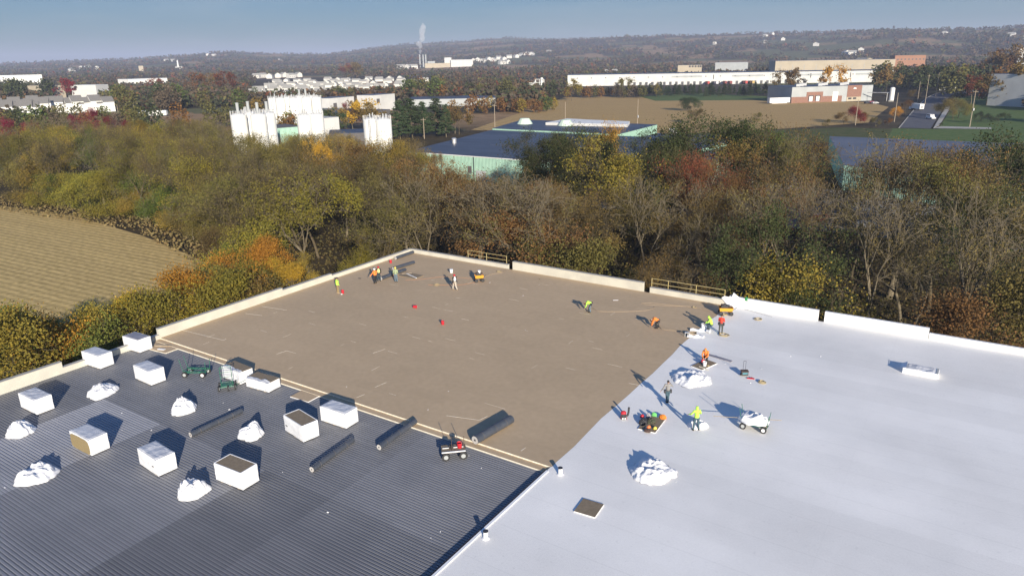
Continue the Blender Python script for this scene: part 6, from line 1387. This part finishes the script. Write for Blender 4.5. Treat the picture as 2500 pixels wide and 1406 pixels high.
def person(px, py, rz, label, ps, top, legs, headw, z=10.0, h=1.0, boots='boot', belt=False, vest=None, gap=None, hat_m=None, loc=None):
    c = loc or P(px, py, z); t = thing('person', label, 'person', tuple(c), rz); t.scale = (h, h, h)
    J = {k: V3(v) for k, v in ps.items()}
    hd = J['hed']; fwd = (J['che']-J['pel']).normalized(); nk = J['nek']; up = (hd-nk).normalized()
    fc = Vector((0, 1, 0)) - up*up.y; fc = fc.normalized() if fc.length > .2 else Vector((0, 0, -1)); sd_ = fc.cross(up)
    b = MB()
    # torso, neck, head
    b.ball(J['pel'], (.155, .115, .12), 14, 10); caps(b, J['pel']+Vector((0, 0, .02)), J['che'], .125, .145); caps(b, J['shl'], J['shr'], .075, .075); caps(b, J['che'], (J['shl']+J['shr'])/2, .14, .10)
    caps(b, (J['shl']+J['shr'])/2, nk, .07, .055); caps(b, nk, hd-up*.03, .055, .062)
    b.ball(hd+up*.02, (.078, .092, .10), 14, 10); caps(b, hd-up*.03+fc*.01, hd-up*.075+fc*.05, .062, .034)          # skull, jaw
    caps(b, hd+up*.01+fc*.085, hd-up*.02+fc*.108, .010, .014)                                                          # nose
    caps(b, hd-up*.055+fc*.082-sd_*.018, hd-up*.055+fc*.082+sd_*.018, .010, .010)                                       # lips
    for s in (-1, 1): b.ball(hd+sd_*.08*s-up*.005, (.014, .022, .032), 8, 6); caps(b, hd+up*.028+fc*.082+sd_*(.014*s), hd+up*.026+fc*.076+sd_*(.045*s), .010, .008)   # ears, brows
    for q, s in (('l', -1), ('r', 1)):
        caps(b, J['sh'+q], J['el'+q], .052, .040); caps(b, J['el'+q], J['wr'+q], .040, .026); hand(b, J['el'+q], J['wr'+q], s)
        caps(b, J['hp'+q], J['kn'+q], .082, .056); caps(b, J['kn'+q], J['an'+q], .055, .036)
        a = J['an'+q]; caps(b, a+Vector((0, -.03, -.045)), a+Vector((0, .16, -.055)), .038, .030)
    body = fuse(b, 'body', skin, t, .0095)
    e = MB()
    for s in (-1, 1): e.ball(hd+up*.012+fc*.083+sd_*(.03*s), .010, 8, 6)
    e.build('eyes', dark, t)
    # jacket
    j = MB(); caps(j, J['pel']+(J['che']-J['pel'])*.18, J['che'], .148, .170); caps(j, J['shl'], J['shr'], .092, .092); caps(j, J['che'], (J['shl']+J['shr'])/2, .165, .115); j.ball(J['pel']+(J['che']-J['pel'])*.15, (.175, .14, .13), 14, 10)
    caps(j, (J['shl']+J['shr'])/2, nk, .085, .068)
    for q in 'lr':
        caps(j, J['sh'+q], J['el'+q], .074, .058); caps(j, J['el'+q], J['el'+q]+(J['wr'+q]-J['el'+q])*.93, .058, .042)
    if headw == 'hood': j.ball(hd+up*.015-fc*.012, (.108, .118, .128), 14, 10); caps(j, nk, hd-up*.03-fc*.02, .085, .095)
    jo = fuse(j, 'jacket', CL[top], t, .016)
    if headw == 'hood':
        MB().ball(hd+fc*.098-up*.005, (.055, .03, .07), 12, 8).build('hood_opening', skin, jo)
    if vest:
        v = MB(); caps(v, J['pel']+(J['che']-J['pel'])*.35, J['che'], .156, .178); caps(v, J['che'], (J['shl']+J['shr'])/2+Vector((0, 0, .0)), .174, .12); fuse(v, 'vest', CL[vest], t, .016)
    # trousers
    g = MB(); g.ball(J['pel'], (.172, .135, .125), 14, 10)
    for q in 'lr': caps(g, J['hp'+q], J['kn'+q], .102, .076); caps(g, J['kn'+q], J['an'+q]+Vector((0, 0, .02)), .076, .062)
    fuse(g, 'trousers', CL[legs], t, .016)
    for q in 'lr':
        a = J['an'+q]; bo = MB(); caps(bo, a+Vector((0, 0, .04)), a+Vector((0, -.02, -.03)), .052, .052); caps(bo, a+Vector((0, -.03, -.042)), a+Vector((0, .17, -.050)), .048, .040); fuse(bo, 'boot', CL[boots], t, .014)
    if headw in ('cap', 'hair'):
        MB().ball(hd+up*.035-fc*.008, (.088, .100, .098), 14, 10).build('hair' if headw == 'hair' else 'cap', hair_m if hat_m is None else hat_m, t, smooth=True)
        if headw == 'cap': pb = hd+up*.05+fc*.10; MB().cyl(pb-up*.006, pb+up*.006, .07, n=14).build('cap_peak', hair_m if hat_m is None else hat_m, t)
    if headw == 'brim':
        ct = hd+up*.07; MB().cyl(ct-up*.008, ct+up*.004, .19, .17, n=18).cyl(ct, ct+up*.09, .10, .085, n=16).build('brimmed_hat', hair_m, t)
    if headw == 'helmet':
        ct = hd+up*.035; mb = MB(); mb.ball(ct, (.118, .14, .125), 16, 8); mb.cyl(ct-up*.002, ct+up*.012, .165, .150, n=18); mb.build('hard_hat', hat_m or pvc, t, smooth=True)
        MB().ball(hd-up*.01-fc*.02, (.084, .09, .09), 12, 8).build('hair', hair_m, t)
    if belt:
        bl = MB(); pc = J['pel']+Vector((0, 0, .08)); n = 20
        vs = [(pc.x+math.cos(2*PI*i/n)*.195, pc.y+math.sin(2*PI*i/n)*.155, pc.z+dz) for dz in (-.03, .03) for i in range(n)]
        bl.add(vs, [(i, (i+1) % n, (i+1) % n+n, i+n) for i in range(n)]); bo = bl.build('tool_belt', blackp, t)
        for x in (-.22, .22): MB().box((pc.x+x, pc.y, pc.z-.10), (.12, .17, .24)).build('pouch', blackp, bo)
    return t
FA = AZ0-PI/2      # a figure facing away from the camera turns its back to us at this angle
wh = pvc
person(825, 716, FA-.9, 'worker in lime shirt, khaki trousers and dark brimmed hat, alone near the left parapet', pose(), 'lime', 'khaki', 'brim', boots='paleboot')
person(917, 692, FA+.9, 'worker in an orange jacket and white helmet, reaching out to the left', pose(wrl=(-.62, .10, .98), ell=(-.42, .04, 1.2), che=(-.03, .05, 1.34)), 'orange', 'black', 'helmet', hat_m=wh)
person(926, 687, FA+.3, 'worker in a yellow vest and red helmet just behind the orange one', pose(), 'black', 'darkjeans', 'helmet', hat_m=redp, vest='yellow')
person(967, 689, FA+.1, 'worker in a grey-green hi-vis jacket with a pale helmet, before the dark rolls', pose(anl=(-.08, .05, .09), knl=(-.09, .06, .5)), 'olive', 'palejeans', 'helmet', hat_m=yep, vest=None)
person(1111, 708, FA+.55, 'striding worker with a red helmet, black and white top and cream trousers', WALK, 'black', 'cream', 'helmet', hat_m=redp, vest='white', boots='paleboot', belt=True)
person(1438, 762, FA+1.35, 'worker in a lime vest and jeans bending over the tan boards', BEND, 'lime', 'palejeans', 'cap', belt=True)
person(1600, 801, FA+1.55, 'bent worker in an orange hoodie on the tan boards, hand on the roof', DEEP, 'orange', 'black', 'cap', belt=True)
person(1733, 805, FA+1.2, 'worker in a lime hoodie squatting at the seam beside white buckets', pose(**{**SQUAT, 'pel': (0, -.14, .52), 'hpl': (-.1, -.12, .5), 'hpr': (.1, -.12, .5), 'che': (0, .02, .92), 'nek': (0, .10, 1.08), 'hed': (0, .17, 1.2), 'shl': (-.18, .04, 1.02), 'shr': (.18, .04, 1.02), 'ell': (-.24, .2, .78), 'elr': (.24, .2, .78), 'wrl': (-.12, .42, .62), 'wrr': (.12, .44, .6), 'knl': (-.18, .26, .5), 'knr': (.18, .26, .5)}), 'lime', 'darkjeans', 'hood')
person(1759, 814, FA-.5, 'worker in a red jacket and dark trousers standing by the rope coil', pose(wrl=(-.12, .28, 1.12), wrr=(.12, .28, 1.12), ell=(-.26, .08, 1.16), elr=(.26, .08, 1.16)), 'red', 'darkgrey', 'brim', belt=True)
person(1722, 882, FA+2.6, 'worker in an orange hoodie squatting at the brown work board', pose(**{**SQUAT, 'hed': (0, .19, 1.10), 'nek': (0, .12, .96), 'che': (0, .02, .80), 'shl': (-.18, .05, .90), 'shr': (.18, .05, .90)}), 'orange', 'black', 'hood')
person(1629, 983, FA+.05, 'worker in grey hoodie, jeans and tool belt holding a phone to the ear', pose(elr=(.34, .04, 1.28), wrr=(.17, .10, 1.52), ell=(-.34, -.04, 1.20), wrl=(-.46, .06, .98), knl=(-.06, .04, .5), knr=(.07, .05, .5), anl=(-.05, .02, .09), anr=(.05, .0, .09)), 'grey', 'jeans', 'hair', belt=True)
person(1699, 1050, FA+.1, 'worker in a lime hoodie and dark jeans seen from behind, pulling a white tarp', pose(ell=(-.36, .05, 1.22), wrl=(-.46, .22, 1.12), elr=(.32, .14, 1.18), wrr=(.24, .36, 1.05), knl=(-.14, .03, .5), knr=(.14, .03, .5), anl=(-.19, 0, .09), anr=(.19, 0, .09)), 'lime', 'jeans', 'hood')

# ------------------------------------------------------------------ haze
hz = bpy.data.materials.new('haze'); hz.use_nodes = True; N = hz.node_tree.nodes; K = hz.node_tree.links.new; N.remove(N['Principled BSDF'])
pv = N.new('ShaderNodeVolumePrincipled'); pv.inputs['Density'].default_value = .00012; pv.inputs['Color'].default_value = (.62, .70, .92, 1); pv.inputs['Anisotropy'].default_value = .0
K(pv.outputs[0], N['Material Output'].inputs['Volume'])
hb = MB().box((0, 0, 129), (33000, 33000, 262)).build('haze', hz); hb['kind'] = 'stuff'; hb['label'] = 'thin bluish morning haze over the land'

# ------------------------------------------------------------------ labels of the trees
cells = {}
for t in TREES:
    px, d, o, lf, form, pl = t
    fw = {'bare': 'bare-branched', 'limb': 'pale-limbed', 'half': 'thin-leaved', 'leafy': 'full', 'shrubby': 'bushy', 'column': 'narrow', 'far': 'distant', 'high': 'high-crowned', 'pine': 'layered'}[form]
    noun = 'pine' if form == 'pine' else ('bush' if o.name.startswith('bush') else 'tree')
    kd = (WORD[lf] if form not in ('bare', 'limb') else 'grey')+' '+fw
    cells.setdefault((kd, noun, pl), []).append(t)
for (kd, noun, pl), ts in cells.items():
    ts.sort(key=lambda t: t[0]); n = len(ts)
    for i, t in enumerate(ts):
        o = t[2]
        if n == 1: lab = f'{kd} {noun}, {pl}'
        else: lab = f'{kd} {noun}, {ORD[min(i, 40)]} from left, {pl}'
        o['label'] = lab; o['category'] = 'bush' if noun == 'bush' else 'tree'; o['group'] = 'trees of the '+pl if not pl.startswith('trees') else pl
